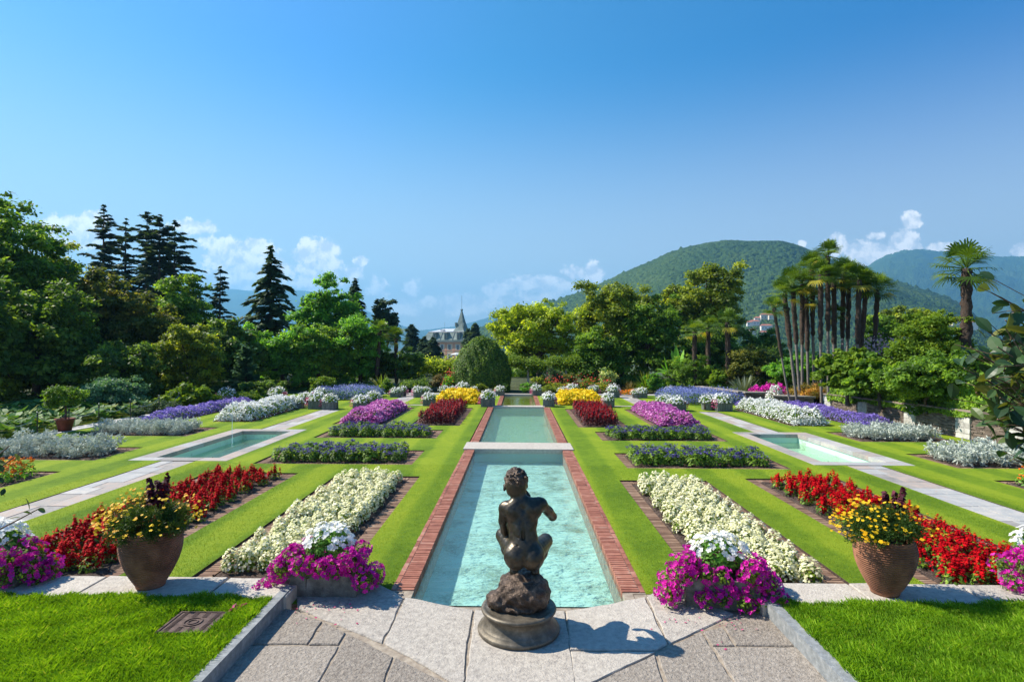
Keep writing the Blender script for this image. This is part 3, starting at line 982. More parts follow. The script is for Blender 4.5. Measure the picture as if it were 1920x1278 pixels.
# ---- flower beds: brick edging and soil
BEDNAME = {'begonia': 'long bed of white begonias beside the near pool', 'salvia': 'bed of red salvias behind the terracotta pot',
           'heliotrope_near': 'nearer dark purple heliotrope bed', 'heliotrope_far': 'farther dark purple heliotrope bed',
           'celosia': 'bed of tall crimson celosias', 'petunia': 'bed of mixed pink petunias', 'silver_near': 'nearer bed of silver leaved plants',
           'silver_far': 'farther bed of silver leaved plants', 'marigold': 'bed of orange marigolds', 'impatiens': 'long bed of white impatiens',
           'ageratum': 'narrow bed of violet flowers', 'yellow': 'yellow flower bed by the far pool'}
for (k, s), (x0, y0, x1, y1) in beds.items():
    ox, oy = (x0 + x1) / 2, (y0 + y1) / 2
    t = thing('flower_bed', 'brick edged ' + BEDNAME[k] + ' ' + SIDE[s], 'flower bed', (ox, oy, -.06), 0, 'brick edged flower beds')
    mb = MB()
    wd = .23 if k not in ('impatiens', 'ageratum', 'yellow', 'marigold') else .15
    X0, Y0, X1, Y1 = x0 - ox, y0 - oy, x1 - ox, y1 - oy
    bricks_row(mb, X0 + .01, X0 + wd, Y0, Y1, 'y', -.04, .03, .072)
    bricks_row(mb, X1 - wd, X1 - .01, Y0, Y1, 'y', -.04, .03, .072)
    bricks_row(mb, X0 + wd + .01, X1 - wd - .01, Y0 + .01, Y0 + wd, 'x', -.04, .03, .072)
    bricks_row(mb, X0 + wd + .01, X1 - wd - .01, Y1 - wd, Y1 - .01, 'x', -.04, .03, .072)
    mb.build('brick_edging', M['brick_brown'], t)
    nx, nyy = int((x1 - x0) / .09), int((y1 - y0) / .09)
    gx, gy = np.meshgrid(np.linspace(X0, X1, nx), np.linspace(Y0, Y1, nyy), indexing='ij')
    edge = np.minimum(np.minimum(gx - X0, X1 - gx), np.minimum(gy - Y0, Y1 - gy))
    gz = np.where(edge < wd + .02, .0, .03 + rng.uniform(-.018, .025, gx.shape))
    V = np.c_[gx.ravel(), gy.ravel(), gz.ravel()]
    ii, jj = np.meshgrid(np.arange(nx - 1), np.arange(nyy - 1), indexing='ij')
    q = (ii * nyy + jj).ravel()
    sb = MB().add(V, np.c_[q, q + nyy, q + nyy + 1, q + 1])
    # crumbs of soil
    nc = int((x1 - x0) * (y1 - y0) * 60)
    cx, cy = rng.uniform(X0 + wd, X1 - wd, nc), rng.uniform(Y0 + wd, Y1 - wd, nc)
    V, F = leaves(rng, np.c_[cx, cy, np.full(nc, .05)], rng.normal(0, .5, (nc, 3)) + [0, 0, .6], .035, .8)
    sb.add(V, F)
    sb.build('soil', M['soil'], t)

# ================================================================ bedding plants (individual plants, copied)
SIDEN = {-1: 'lotus pond side', 1: 'stone wall side'}


def plant_protos(kind, nv, fn):
    out = []
    for v in range(nv):
        r_ = np.random.default_rng(1000 + v * 17 + sum(map(ord, kind)))
        out.append(fn(r_))
    return out


def place_plants(kind, protos, spots, label, cat, group, rng, smin=.85, smax=1.15):
    """protos: list of builder results (object with child); first use moves the prototype itself"""
    for i, (x, y, z) in enumerate(spots):
        p = protos[i % len(protos)]
        s_ = rng.uniform(smin, smax)
        rz = rng.uniform(0, 6.28)
        if not p.get('_used'):
            p['_used'] = 1
            o = p
            o.location = (x, y, z)
            o.rotation_euler = (0, 0, rz)
            o.scale = (s_,) * 3
        else:
            o = dup(p, (x, y, z), rz, s_)
        o['label'] = label
        o['category'] = cat
        o['group'] = group


def mk_plant(name, leafm, petm, lv, pt, petname='blossoms'):
    """lv, pt: MB for leaves and petals"""
    o = lv.build(name, M[leafm])
    if pt is not None:
        pt.build(petname, M[petm], o)
    return o


def f_begonia(r_):
    lv, pt = MB(), MB()
    n = 90
    d = sph(r_, n); d[:, 2] = np.abs(d[:, 2])
    P = d * [.135, .135, .22] * r_.uniform(.5, 1, (n, 1)) ** .4 + [0, 0, .03]
    lv.add(*leaves(r_, P, d + [0, 0, .5], .06, .7), r_.uniform(0, 1, n))
    n = 140
    d = sph(r_, n); d[:, 2] = np.abs(d[:, 2]) * 1.1
    P = d * [.145, .145, .25] * r_.uniform(.9, 1.08, (n, 1)) + [0, 0, .04]
    pt.add(*leaves(r_, P, d + r_.normal(0, .35, (n, 3)) + [0, -.1, .2], .046, .9), r_.uniform(0, 1, n))
    return mk_plant('begonia_plant', 'leaf_lime', 'cream_petal', lv, pt)


def f_salvia(r_):
    lv, pt = MB(), MB()
    n = 90
    d = sph(r_, n); d[:, 2] = np.abs(d[:, 2])
    P = d * [.14, .14, .2] * r_.uniform(.5, 1, (n, 1)) ** .4 + [0, 0, .02]
    lv.add(*leaves(r_, P, d + [0, 0, .5], .06, .6), r_.uniform(0, 1, n))
    Ps, Ns = [], []
    for k in range(13):
        a, rr = r_.uniform(0, 6.28), (r_.uniform(0, .14) if k else 0)
        b0 = np.array([math.cos(a) * rr, math.sin(a) * rr, .08])
        h = r_.uniform(.22, .30) - rr * .8
        m_ = 26
        u = r_.uniform(0, 1, m_)
        q = sph(r_, m_) * ((.052 * (1 - u * .75)))[:, None]
        Ps.append(b0 + q + np.c_[u * 0, u * 0, u * h])
        Ns.append(q * 10 + [0, 0, .3])
    P, N = np.concatenate(Ps), np.concatenate(Ns)
    pt.add(*leaves(r_, P, N, .046, .6), r_.uniform(0, 1, len(P)))
    return mk_plant('salvia_plant', 'leaf_mid', 'red_petal', lv, pt)


def f_helio(r_):
    lv, pt = MB(), MB()
    n = 200
    d = sph(r_, n); d[:, 2] = np.abs(d[:, 2])
    P = d * [.2, .2, .3] * r_.uniform(.5, 1, (n, 1)) ** .4 + [0, 0, .04]
    lv.add(*leaves(r_, P, d + [0, 0, .5], .075, .6), r_.uniform(0, 1, n))
    Ps = []
    for k in range(10):
        a, rr = r_.uniform(0, 6.28), .18 * math.sqrt(r_.uniform(0, 1))
        c = np.array([math.cos(a) * rr, math.sin(a) * rr, .34 - rr * .45])
        Ps.append(c + r_.normal(0, 1, (11, 3)) * [.028, .028, .014])
    P = np.concatenate(Ps)
    pt.add(*leaves(r_, P, r_.normal(0, .5, P.shape) + [0, 0, 1], .032, .9), r_.uniform(0, 1, len(P)))
    return mk_plant('heliotrope_plant', 'leaf_dark' if r_.uniform() < .4 else 'leaf_mid', 'indigo_petal', lv, pt)


def f_silver(r_):
    lv = MB()
    n = 240
    d = sph(r_, n); d[:, 2] = np.abs(d[:, 2])
    stems = r_.normal(0, .09, (9, 3)) + [0, 0, .22]
    k = r_.integers(0, 9, n)
    P = stems[k] * [1, 1, .9] + d * .09 * r_.uniform(.5, 1.1, (n, 1))
    P[:, 2] = np.maximum(P[:, 2] + r_.uniform(-.14, .04, n), .02)
    N = np.cross(d, r_.normal(size=(n, 3)))
    lv.add(*leaves(r_, P, N, .10, .26), r_.uniform(0, 1, n))
    return lv.build('silver_ragwort_plant', M['silver_leaf'])


def f_celosia(r_):
    lv, pt = MB(), MB()
    n = 80
    u = r_.uniform(0, 1, n)
    a = r_.uniform(0, 6.28, n)
    rr = .11 * (1 - u * .5)
    P = np.c_[np.cos(a) * rr, np.sin(a) * rr, .05 + u * .42]
    lv.add(*leaves(r_, P, np.c_[np.cos(a), np.sin(a), np.full(n, .8)], .10, .35), r_.uniform(0, 1, n))
    for k in range(5):
        a, q = r_.uniform(0, 6.28), (.0 if k == 0 else r_.uniform(.05, .12))
        h = .20 if k == 0 else r_.uniform(.08, .15)
        z0 = .40 if k == 0 else r_.uniform(.28, .4)
        b0 = np.array([math.cos(a) * q, math.sin(a) * q, z0])
        m_ = 34 if k == 0 else 18
        u = r_.uniform(0, 1, m_)
        s_ = sph(r_, m_) * (.032 * (1.05 - u))[:, None]
        pt.add(*leaves(r_, b0 + s_ + np.c_[u * 0, u * 0, u * h], s_ * 20 + [0, 0, .6], .045, .5), r_.uniform(0, 1, m_))
    return mk_plant('celosia_plant', 'bronze_leaf' if r_.uniform() < .7 else 'purple_leaf', 'plume_petal', lv, pt, 'blossoms')


def f_marigold(r_):
    lv, pt = MB(), MB()
    n = 170
    d = sph(r_, n); d[:, 2] = np.abs(d[:, 2])
    P = d * [.2, .2, .32] * r_.uniform(.4, 1, (n, 1)) ** .4 + [0, 0, .03]
    lv.add(*leaves(r_, P, d + [0, 0, .5], .07, .4), r_.uniform(0, 1, n))
    for k in range(24):
        dd = sph(r_, 1)[0]; dd[2] = abs(dd[2]) + .3
        dd /= np.linalg.norm(dd)
        c = dd * [.19, .19, .34] + [0, 0, .05]
        q = sph(r_, 12) * [.026, .026, .016]
        pt.add(*leaves(r_, c + q, q * 30 + dd, .03, .9), np.full(12, r_.uniform(0, 1)))
    return mk_plant('marigold_plant', 'leaf_bright', 'orange_petal', lv, pt)


def grid_spots(b, mx0, mx1, my0, my1, nx, ny, jit, rng, z=-.03, stag=False):
    xs_ = np.linspace(b[0] + mx0, b[2] - mx1, nx)
    ys_ = np.linspace(b[1] + my0, b[3] - my1, ny)
    out = []
    for j, y in enumerate(ys_):
        for i, x in enumerate(xs_):
            xo = (xs_[1] - xs_[0]) * .25 * (1 if j % 2 else -1) if stag else 0
            out.append((x + xo + rng.normal(0, jit), y + rng.normal(0, jit), z))
    return out


def bed_run(key, fn, nv, mx, my, nx, ny, jit, label, cat, smin=.8, smax=1.22, stag=False):
    global rng
    for s in (-1, 1):
        protos = plant_protos(key + str(s), nv, fn)
        sp = grid_spots(beds[(key, s)], mx, mx, my[0], my[1], nx, ny, jit, rng, stag=stag)
        place_plants(key, protos, sp, label + ' ' + SIDE[s], cat, label + ', ' + SIDEN[s], rng, smin, smax)


bed_run('begonia', f_begonia, 4, .46, (.55, .42), 6, 22, .028, 'cream white begonia in long bed beside near pool', 'begonia', .74, 1.06, True)
bed_run('salvia', f_salvia, 4, .46, (.5, .48), 6, 18, .03, 'red salvia clump in bed behind terracotta pot', 'salvia', .74, 1.08, True)
bed_run('heliotrope_near', f_helio, 4, .5, (.46, .46), 11, 4, .05, 'purple heliotrope plant in the nearer heliotrope bed', 'heliotrope')
bed_run('heliotrope_far', f_helio, 4, .5, (.46, .46), 11, 4, .05, 'purple heliotrope plant in the farther heliotrope bed', 'heliotrope')
bed_run('silver_near', f_silver, 4, .5, (.5, .45), 11, 4, .06, 'silver leaved ragwort in the nearer silver bed', 'ragwort', .85, 1.4)
bed_run('silver_far', f_silver, 4, .5, (.5, .45), 11, 4, .06, 'silver leaved ragwort in the farther silver bed', 'ragwort', .85, 1.35)
bed_run('celosia', f_celosia, 4, .4, (.45, .4), 7, 18, .03, 'crimson celosia with upright plumes in the bed beside the middle pool', 'celosia', .85, 1.15, True)
bed_run('marigold', f_marigold, 3, .45, (.45, .4), 9, 4, .04, 'orange marigold plant in the outer marigold bed', 'marigold')

for s in (-1, 1):
    def mass(key, name, label, h, lm, pm, nl, npt, ls, ps, m_=.2, jag=.05, fl=0):
        b = beds[(key, s)]
        ox, oy = (b[0] + b[2]) / 2, (b[1] + b[3]) / 2
        mb = flower_patch(rng, b[0] + m_ - ox, b[2] - m_ - ox, b[1] + m_ - oy, b[3] - m_ - oy, h, lm, pm, nl, npt, ls, ps, jag, fl=fl)
        o = mb.build(name, [M[lm], M[pm]], loc=(ox, oy, -.03))
        tag(o, label + ' ' + SIDE[s], 'flower mass', name.replace('_', ' ') + ' masses', 'stuff')
    mass('petunia', 'pink_petunias', 'mass of mixed pink and magenta petunias filling the bed beside the side path', .42, 'leaf_mid', 'pink_petal', 7000, 9000, .07, .075, .3)
    mass('impatiens', 'white_impatiens', 'mass of white impatiens filling a long bed beyond the side path', .55, 'leaf_mid', 'white_petal', 9000, 8500, .08, .062, .12)
    mass('ageratum', 'violet_flowers', 'mass of violet flowers filling the narrow outer bed', .34, 'leaf_mid', 'violet_petal', 5000, 12000, .06, .055, .12)
    mass('yellow', 'yellow_flowers', 'mass of bright yellow flowers beside the far pool', .5, 'leaf_bright', 'yellow_petal', 5000, 4600, .08, .12, .12, .07)

# ================================================================ FOREGROUND TERRACE
M['mown_blade'] = leafmat('mown_blade', [G(.09, .175, .008), G(.165, .27, .013), G(.26, .34, .022), G(.36, .40, .05)], .3, .7, .08)
g = lambda px, py: tuple(at(px, py, 0)[:2])
slabs = [
    ([(700, 1091), (741, 1110), (756, 1121), (716, 1206), (560, 1141), (556, 1118)], 0),
    ([(760, 1121), (782, 1124), (826, 1134), (887, 1144), (884, 1160), (866, 1290), (720, 1206)], 0),
    ([(891, 1144), (975, 1147), (1058, 1146), (1063, 1180), (1082, 1300), (870, 1300), (888, 1160)], 0),
    ([(1062, 1146), (1140, 1134), (1209, 1120), (1252, 1208), (1229, 1220), (1069, 1219)], 0),
    ([(1070, 1222), (1229, 1223), (1115, 1278), (1080, 1290)], 0),
    ([(1213, 1119), (1245, 1098), (1300, 1120), (1376, 1152), (1255, 1208)], 0),
    ([(556, 1145), (604, 1166), (576, 1208), (500, 1208), (440, 1208), (520, 1140)], 1),
    ([(608, 1167), (648, 1187), (634, 1209), (580, 1209)], 1),
    ([(436, 1211), (635, 1212), (597, 1280), (575, 1310), (340, 1310)], 1),
    ([(652, 1189), (737, 1232), (720, 1280), (700, 1310), (580, 1310), (600, 1278)], 1),
    ([(741, 1234), (845, 1285), (840, 1315), (706, 1315), (724, 1280)], 1),
    ([(1379, 1153), (1427, 1143), (1490, 1211), (1380, 1210), (1357, 1175)], 1),
    ([(1318, 1185), (1354, 1177), (1376, 1211), (1337, 1211)], 1),
    ([(1338, 1214), (1492, 1214), (1562, 1290), (1583, 1315), (1400, 1315)], 1),
    ([(1232, 1226), (1314, 1187), (1374, 1278), (1395, 1315), (1262, 1315)], 1),
    ([(1118, 1280), (1227, 1228), (1257, 1315), (1100, 1315)], 1),
]
pv = MB()
for poly, mi in slabs:
    P = [g(*p) for p in poly]
    ar = sum(P[i][0] * P[(i + 1) % len(P)][1] - P[(i + 1) % len(P)][0] * P[i][1] for i in range(len(P)))
    if ar < 0:
        P = P[::-1]
    # roughen the outline
    Q = []
    for i in range(len(P)):
        a, b_ = np.array(P[i]), np.array(P[(i + 1) % len(P)])
        k = max(1, int(np.linalg.norm(b_ - a) / .12))
        for j in range(k):
            q = a + (b_ - a) * j / k
            Q.append(q + (rng.normal(0, .006, 2) if j else 0))
    pv.prism(Q, -.10, .012 + rng.uniform(-.003, .003), rng.uniform(.2, .9), mi, .010)
# slabs nearer than the frame and at the sides
for i in range(7):
    pv.box((-2.6 + i * .77, 3.2, -.1), (-2.6 + i * .77 + .75, 4.75, .012), rng.uniform(0, 1), 1)
pv.box((-2.66, 3.2, -.12), (2.78, 6.42, -.004), .5, 2)
pv.box((-2.4, 6.42, -.12), (2.6, 6.60, -.006), .5, 2)
for s in (-1, 1):
    a, b_ = sorted((s * 1.28, s * 2.45))
    pv.box((a, 6.60, -.12), (b_, 7.02, -.005), .5, 2)
struct(pv.build('pavement', [M['slab'], M['slab_rough'], M['mortar']]))

# raised lawns in front with kerbs and stone coping
ZT = .15
for s, xk0, xk1 in ((-1, -2.66, -2.76), (1, 2.78, 2.90)):
    t = thing('stone_kerb', 'thin grey stone kerb between pavement and raised front lawn ' + ('by the manhole cover' if s < 0 else 'on the side without manhole cover'), 'kerb', ((xk0 + xk1) / 2, 4.9, 0), 0, 'kerbs of the raised lawns')
    ox = (xk0 + xk1) / 2
    mb = MB()
    ys_ = np.linspace(3.3, 6.72, 13)
    for i in range(12):
        a, b_ = sorted((xk0, xk1))
        w0 = .03 * ((6.72 - ys_[i]) / 3.4) ** 2 * s
        w1 = .03 * ((6.72 - ys_[i + 1]) / 3.4) ** 2 * s
        V = [(a + w0, ys_[i], -.05), (b_ + w0, ys_[i], -.05), (b_ + w1, ys_[i + 1], -.05), (a + w1, ys_[i + 1], -.05)]
        V += [(x, y, ZT + .015 + rng.uniform(-.002, .002) * 0) for x, y, z in V]
        V = np.array(V) - [ox, 4.9, 0]
        F = [(4, 5, 6, 7), (1, 2, 6, 5), (3, 0, 4, 7)]
        if i == 0:
            F.append((0, 1, 5, 4))
        if i == 11:
            F.append((2, 3, 7, 6))
        mb.add(V, F)
    mb.build('kerb_stone', M['curb'], t)
    xo = s * 9.0
    a, b_ = sorted((xk1, xo))
    struct(MB().box((a, 3.3, -.05), (b_, 6.44, ZT - .01)).build('raised_lawn', M['lawn']))
    # coping stones behind the raised lawn
    cp = thing('stone_coping', 'row of weathered flat coping stones under the terracotta pot ' + SIDE[s], 'coping', (s * 5, 6.7, 0), 0, 'coping stones along the raised lawns')
    mb = MB()
    e = [2.62, 3.55, 5.05, 6.35, 7.6, 9.0] if s < 0 else [2.72, 4.0, 5.3, 6.4, 7.6, 9.0]
    for u, v in zip(e[:-1], e[1:]):
        p, q = sorted((s * u, s * v))
        n_ = 6
        xs_ = np.linspace(p + .012, q - .012, n_ + 1)
        top = [(x - s * 5, 6.98 + rng.normal(0, .008) - 6.7) for x in xs_]
        botm = [(x - s * 5, 6.42 + rng.normal(0, .02) - 6.7) for x in xs_]
        mb.prism(botm + top[::-1], -.05, ZT + rng.uniform(0, .008), rng.uniform(.3, 1), 0, .012)
    mb.build('coping_stone', M['slab'], cp)
    # grass blades
    n = 100000 if True else 0
    a, b_ = (-6.3, xk1 + .0) if s < 0 else (xk1 - .0, 6.3)
    x = rng.uniform(a, b_, n)
    y = 4.3 + 2.22 * rng.uniform(0, 1, n) ** 1.0
    keep = np.ones(n, bool)
    if s < 0:
        keep &= ~((np.abs(x + 3.34) < .27) & (np.abs(y - 5.84) < .24))
    keep &= ~((y > 6.44 + .03 * np.sin(x * 5) + .02 * np.sin(x * 17)))
    x, y = x[keep], y[keep]
    n = len(x)
    tuft = np.sin(x * 7 + np.sin(y * 5)) * np.sin(y * 9 + np.sin(x * 4))
    h = .045 * rng.uniform(.5, 1.5, n) * (1 + .35 * tuft) + .012
    az = rng.uniform(0, 6.28, n)
    ln = rng.uniform(.2, .9, n) * h
    wd = rng.uniform(.0022, .0042, n)
    z0 = np.full(n, ZT - .012)
    dx, dy_ = np.cos(az), np.sin(az)
    V = np.stack([np.c_[x - dy_ * wd, y + dx * wd, z0], np.c_[x + dy_ * wd, y - dx * wd, z0],
                  np.c_[x + dx * ln * .45 + dy_ * wd * .8, y + dy_ * ln * .45 - dx * wd * .8, z0 + h * .65],
                  np.c_[x + dx * ln, y + dy_ * ln, z0 + h * .95]], 1).reshape(-1, 3)
    F = np.arange(4 * n).reshape(n, 4)
    rn = np.clip(.35 + .25 * tuft + rng.normal(0, .2, n), 0, 1)
    rn = np.where(rng.uniform(size=n) < .02, 1.0, rn * .85)
    o = MB().add(V, F, rn).build('grass', M['blade'])
    tag(o, 'short bright green grass of the raised front lawn ' + ('with the manhole cover' if s < 0 else 'without manhole cover'), 'grass', kind='stuff')

# short mown blades on the nearer strips of the garden lawn
n = 260000
x = rng.uniform(-9.8, 9.8, n)
y = 6.98 + 7.5 * rng.uniform(0, 1, n) ** 1.5
keep = np.ones(n, bool)
for h_ in holes:
    keep &= ~((x > h_[0] - .012) & (x < h_[2] + .012) & (y > h_[1] - .012) & (y < h_[3] + .012))
x, y = x[keep], y[keep]
n = len(x)
h = rng.uniform(.008, .02, n)
az = rng.uniform(0, 6.28, n)
wd = rng.uniform(.002, .004, n)
dx, dy_ = np.cos(az), np.sin(az)
V = np.stack([np.c_[x - dy_ * wd, y + dx * wd, np.full(n, -.002)], np.c_[x + dy_ * wd, y - dx * wd, np.full(n, -.002)],
              np.c_[x + dx * h * .8, y + dy_ * h * .8, h]], 1).reshape(-1, 3)
rn = np.clip(.42 + .18 * np.tanh(3 * np.sin(x * 5.2)) + .2 * np.sin(x * 1.7 + np.sin(y * 1.3)) + rng.normal(0, .2, n), 0, 1)
o = MB().add(V, np.arange(3 * n).reshape(n, 3), rn).build('mown_grass', M['mown_blade'])
tag(o, 'short mown grass on the nearer lawn strips between beds and pool', 'grass', kind='stuff')

# ---- manhole cover
t = thing('manhole_cover', 'rusty square iron manhole cover with a ring pattern set in the grass', 'manhole cover', (-3.34, 5.84, ZT))
mb = MB()
S_ = .25
mb.box((-S_, -S_ * .9, -.04), (S_, S_ * .9, .008))
for i in range(9):
    u = -S_ + .02 + i * (2 * S_ - .04) / 8
    for j in range(18):
        v = -S_ * .9 + .012 + j * (2 * S_ * .9 - .024) / 17
        if math.hypot(u, v) < .105 or abs(u) > S_ - .03:
            continue
        if (i % 2 == 0):
            continue
        mb.box((u - .022, v - .005, .008), (u + .022, v + .005, .016), rot=.0)
for a in (-1, 1):
    mb.box((a * (S_ - .012) - .01, -S_ * .9, .008), (a * (S_ - .012) + .01, S_ * .9, .017))
    mb.box((-S_ + .022, a * (S_ * .9 - .01) - .008, .008), (S_ - .022, a * (S_ * .9 - .01) + .008, .0165))
mb.lathe([(.092, .008), (.092, .018), (.078, .018), (.078, .008)], 36)
mb.lathe([(.052, .008), (.052, .018), (.04, .018), (.04, .008)], 30)
mb.build('iron_lid', M['iron'], t)

# ---- stone troughs with petunias in front
def trough_planter(label, loc, rz, seed, size=(.80, .46, .33), spill=(1, 1), front=1.0, grp='stone troughs beside the pavement'):
    r_ = np.random.default_rng(seed)
    t = thing('stone_planter', label, 'planter', loc, rz, grp)
    W, D, H = size
    mb = MB()
    for (a, b_, c, d) in ((-W / 2, -D / 2, W / 2, -D / 2 + .07), (-W / 2, D / 2 - .07, W / 2, D / 2), (-W / 2, -D / 2 + .07, -W / 2 + .07, D / 2 - .07), (W / 2 - .07, -D / 2 + .07, W / 2, D / 2 - .07)):
        n_ = max(1, int((c - a) / .2))
        for i in range(n_):
            x0 = a + (c - a) * i / n_
            x1 = a + (c - a) * (i + 1) / n_
            mb.box((x0 + .002, b_, 0), (x1 - .002, d, H + r_.uniform(-.008, .008)), r_.uniform(0, 1), 0, .005, r_)
    mb.build('trough', M['trough'], t)
    MB().box((-W / 2 + .06, -D / 2 + .06, .05), (W / 2 - .06, D / 2 - .06, H - .04)).build('soil', M['soil'], t)
    # foliage and petunias: mounds over the rim and hanging strands
    cs = []
    for (sx_, amt) in ((-1, spill[0]), (1, spill[1])):
        for k in range(int(11 * amt)):
            f = r_.uniform(0, 1)
            cs.append((sx_ * (W * .38 + f * .28 * amt), r_.uniform(-.3, .16), max(.10, H + .13 - f * f * .38 * amt), .135))
    for k in range(12):
        cs.append((r_.uniform(-.42, .42), r_.uniform(-.32, -.14), H + r_.uniform(-.16 * front, .09), .115))
    for k in range(7):
        cs.append((r_.uniform(-.38, .38), r_.uniform(0, .26), H + r_.uniform(.02, .12), .12))
    C = np.array(cs)
    n = 8000
    k = r_.integers(0, len(C), n)
    d = sph(r_, n)
    P = C[k, :3] + d * (C[k, 3] * r_.uniform(.2, .95, n))[:, None]
    P[:, 2] = np.maximum(P[:, 2], .02)
    fb = MB()
    fb.add(*leaves(r_, P, d + [0, -.2, .5], .034, .55), r_.uniform(0, 1, n))
    fb.build('foliage', M['leaf_mid'], t)
    n = 850
    k = r_.integers(0, len(C), n)
    d = sph(r_, n)
    d[:, 1] -= .35
    d[:, 2] += .25
    d /= np.linalg.norm(d, axis=1)[:, None]
    P = C[k, :3] + d * (C[k, 3] * 1.0)[:, None]
    P[:, 2] = np.maximum(P[:, 2], .05)
    pb = MB()
    flowers(r_, P, d + r_.normal(0, .3, (n, 3)), .068, 5, pb, 0, .35)
    pb.build('magenta_blossoms', M['magenta_petal'], t)
    # white impatiens on top
    n = 900
    d = sph(r_, n); d[:, 2] = np.abs(d[:, 2])
    P = d * [.30, .22, .28] * r_.uniform(.5, 1, (n, 1)) ** .4 + [0, .04, H + .12]
    gb = MB()
    gb.add(*leaves(r_, P, d + [0, -.1, .5], .07, .42), r_.uniform(0, 1, n))
    gb.build('green_leaves', M['leaf_bright'], t)
    n = 190
    d = sph(r_, n); d[:, 2] = np.abs(d[:, 2]) + .35
    d /= np.linalg.norm(d, axis=1)[:, None]
    d = d[r_.uniform(size=n) < .35 + .6 * (np.sin(d[:, 0] * 7 + seed) * np.sin(d[:, 1] * 6 + 1) > -.1)]
    P = d * [.34, .26, .30] * r_.uniform(.85, 1.18, (len(d), 1)) + [0, .04, H + .14]
    wb = MB()
    flowers(r_, P, d + r_.normal(0, .3, P.shape) + [0, -.2, .3], .07, 5, wb, 0, .1)
    wb.build('white_blossoms', M['white_petal'], t)
    return t

trough_planter('weathered stone trough of magenta petunias and white flowers at the pavement edge near manhole cover', (-2.33, 7.02, .005), 0.02, 5, spill=(1.6, .9), front=.2)
trough_planter('stone trough almost hidden under spilling magenta petunias at the pavement corner on stone wall side', (2.38, 6.80, .005), -.12, 6, (.82, .46, .33), (1.3, 1.2), 1.8)
trough_planter('dark petunia trough at the picture edge beyond the coping, lotus pond side', (-6.35, 6.85, ZT), 0, 7, (.9, .45, .25), (1.2, 1.2))
trough_planter('petunia trough cut by the picture edge beyond the coping, on the stone wall side', (6.35, 6.95, ZT), 0, 8, (.8, .45, .25), (.8, .8))

# ---- fallen petals and leaves
r_ = np.random.default_rng(97)
mb = MB()
n = 70
side = r_.uniform(size=n) < .5
x = np.where(side, -2.2 + r_.normal(0, .35, n), 2.25 + r_.normal(0, .35, n))
y = np.where(side, 6.62, 6.35) - np.abs(r_.normal(0, .28, n))
ok_ = (np.abs(x) < 2.6)
x, y = x[ok_], y[ok_]
mb.add(*leaves(r_, np.c_[x, y, np.full(len(x), .022)], r_.normal(0, .18, (len(x), 3)) + [0, 0, 1], .03, .7), r_.uniform(0, 1, len(x)))
tag(mb.build('fallen_petals', M['rose_petal']), 'fallen magenta petals scattered on the pavement by the troughs', 'petals', kind='stuff')
mb = MB()
P = np.array([at(432, 1143, ZT + .03), at(446, 1136, ZT + .03), at(455, 1135, ZT + .04), at(440, 1140, ZT + .03)])
P = np.repeat(P, 6, 0) + r_.normal(0, .012, (24, 3))
mb.add(*leaves(r_, P, sph(r_, 24) + [0, 0, .5], .045, .8), r_.uniform(0, 1, 24))
tag(mb.build('fallen_blossom', M['rose_petal']), 'dark pink fallen blossom lying in the grass behind the manhole cover', 'blossom')

# ---- terracotta pots with marigolds
def big_pot(label, loc, seed, D=.76, H=.62, foot=True):
    r_ = np.random.default_rng(seed)
    t = thing('terracotta_pot', label, 'pot', loc, 0, 'ribbed terracotta pots on the coping')
    R_ = D / 2
    prof = []
    N = 240
    for i in range(N + 1):
        u = i / N
        z = .04 + u * (H - .04)
        rr = R_ * (.47 + .53 * math.sin(min(1, u / .78) * PI / 2) ** .95)
        if u > .78:
            rr = R_ * (1 - .10 * ((u - .78) / .22) ** 2)
        rr += .007 * math.sin(u * 24 * 2 * PI)
        prof.append((rr, z))
    rr0 = prof[0][0]
    prof = [(0, 0), (rr0 * .97, 0), (rr0 * 1.02, .03)] + prof + [(R_ * .84, H + .01), (R_ * .80, H - .02), (R_ * .80, H - .12), (0, H - .12)]
    mb = MB().lathe(prof, 56)
    mb.build('pot', M['terracotta'], t, True)
    MB().lathe([(R_ * .79, H - .1), (R_ * .5, H - .06), (0, H - .05)], 24).build('soil', M['soil'], t)
    # plant
    n = 15000
    cl = 60
    d = sph(r_, cl); d[:, 2] = np.abs(d[:, 2]) * 1.0 - .12
    C = d * [.46, .38, .38] * r_.uniform(.35, 1, (cl, 1)) ** .5 + [0, 0, H + .02]
    k = r_.integers(0, cl, n)
    dd = sph(r_, n)
    P = C[k] + dd * (.115 * r_.uniform(.2, 1, n))[:, None]
    fb = MB()
    fb.add(*leaves(r_, P, np.cross(dd, sph(r_, n)), .036, .28), np.clip(r_.uniform(0, 1, cl)[k] * .5 + r_.uniform(0, .5, n), 0, 1))
    # thin stems
    for q in range(70):
        e = C[r_.integers(0, cl)] + r_.normal(0, .05, 3) + [0, 0, .05]
        fb.tube(np.array([[0, 0, H - .05], e * [.5, .5, 1] + [0, 0, -.08], e]), .003, 3, .3, cap=False)
    fb.build('foliage', M['leaf_fern'], t)
    nf = 330
    d = sph(r_, nf); d[:, 2] = np.abs(d[:, 2]) * .9 + .02
    side = r_.uniform(size=nf) < .35
    d[side, 0] = -np.abs(d[side, 0]) - .3
    d /= np.linalg.norm(d, axis=1)[:, None]
    P = d * [.57, .45, .44] * r_.uniform(.85, 1.12, (nf, 1)) + [0, 0, H + .03]
    pb = MB()
    flowers(r_, P, r_.normal(0, .35, (nf, 3)) + [0, -.25, .8], .037, 5, pb, 0, .0)
    pb.build('yellow_blossoms', M['gold_petal'], t)
    return t, r_

M['leaf_fern'] = leafmat('leaf_fern', [G(.02, .055, .012), G(.045, .10, .018), G(.08, .14, .025), G(.14, .12, .03)], .3)


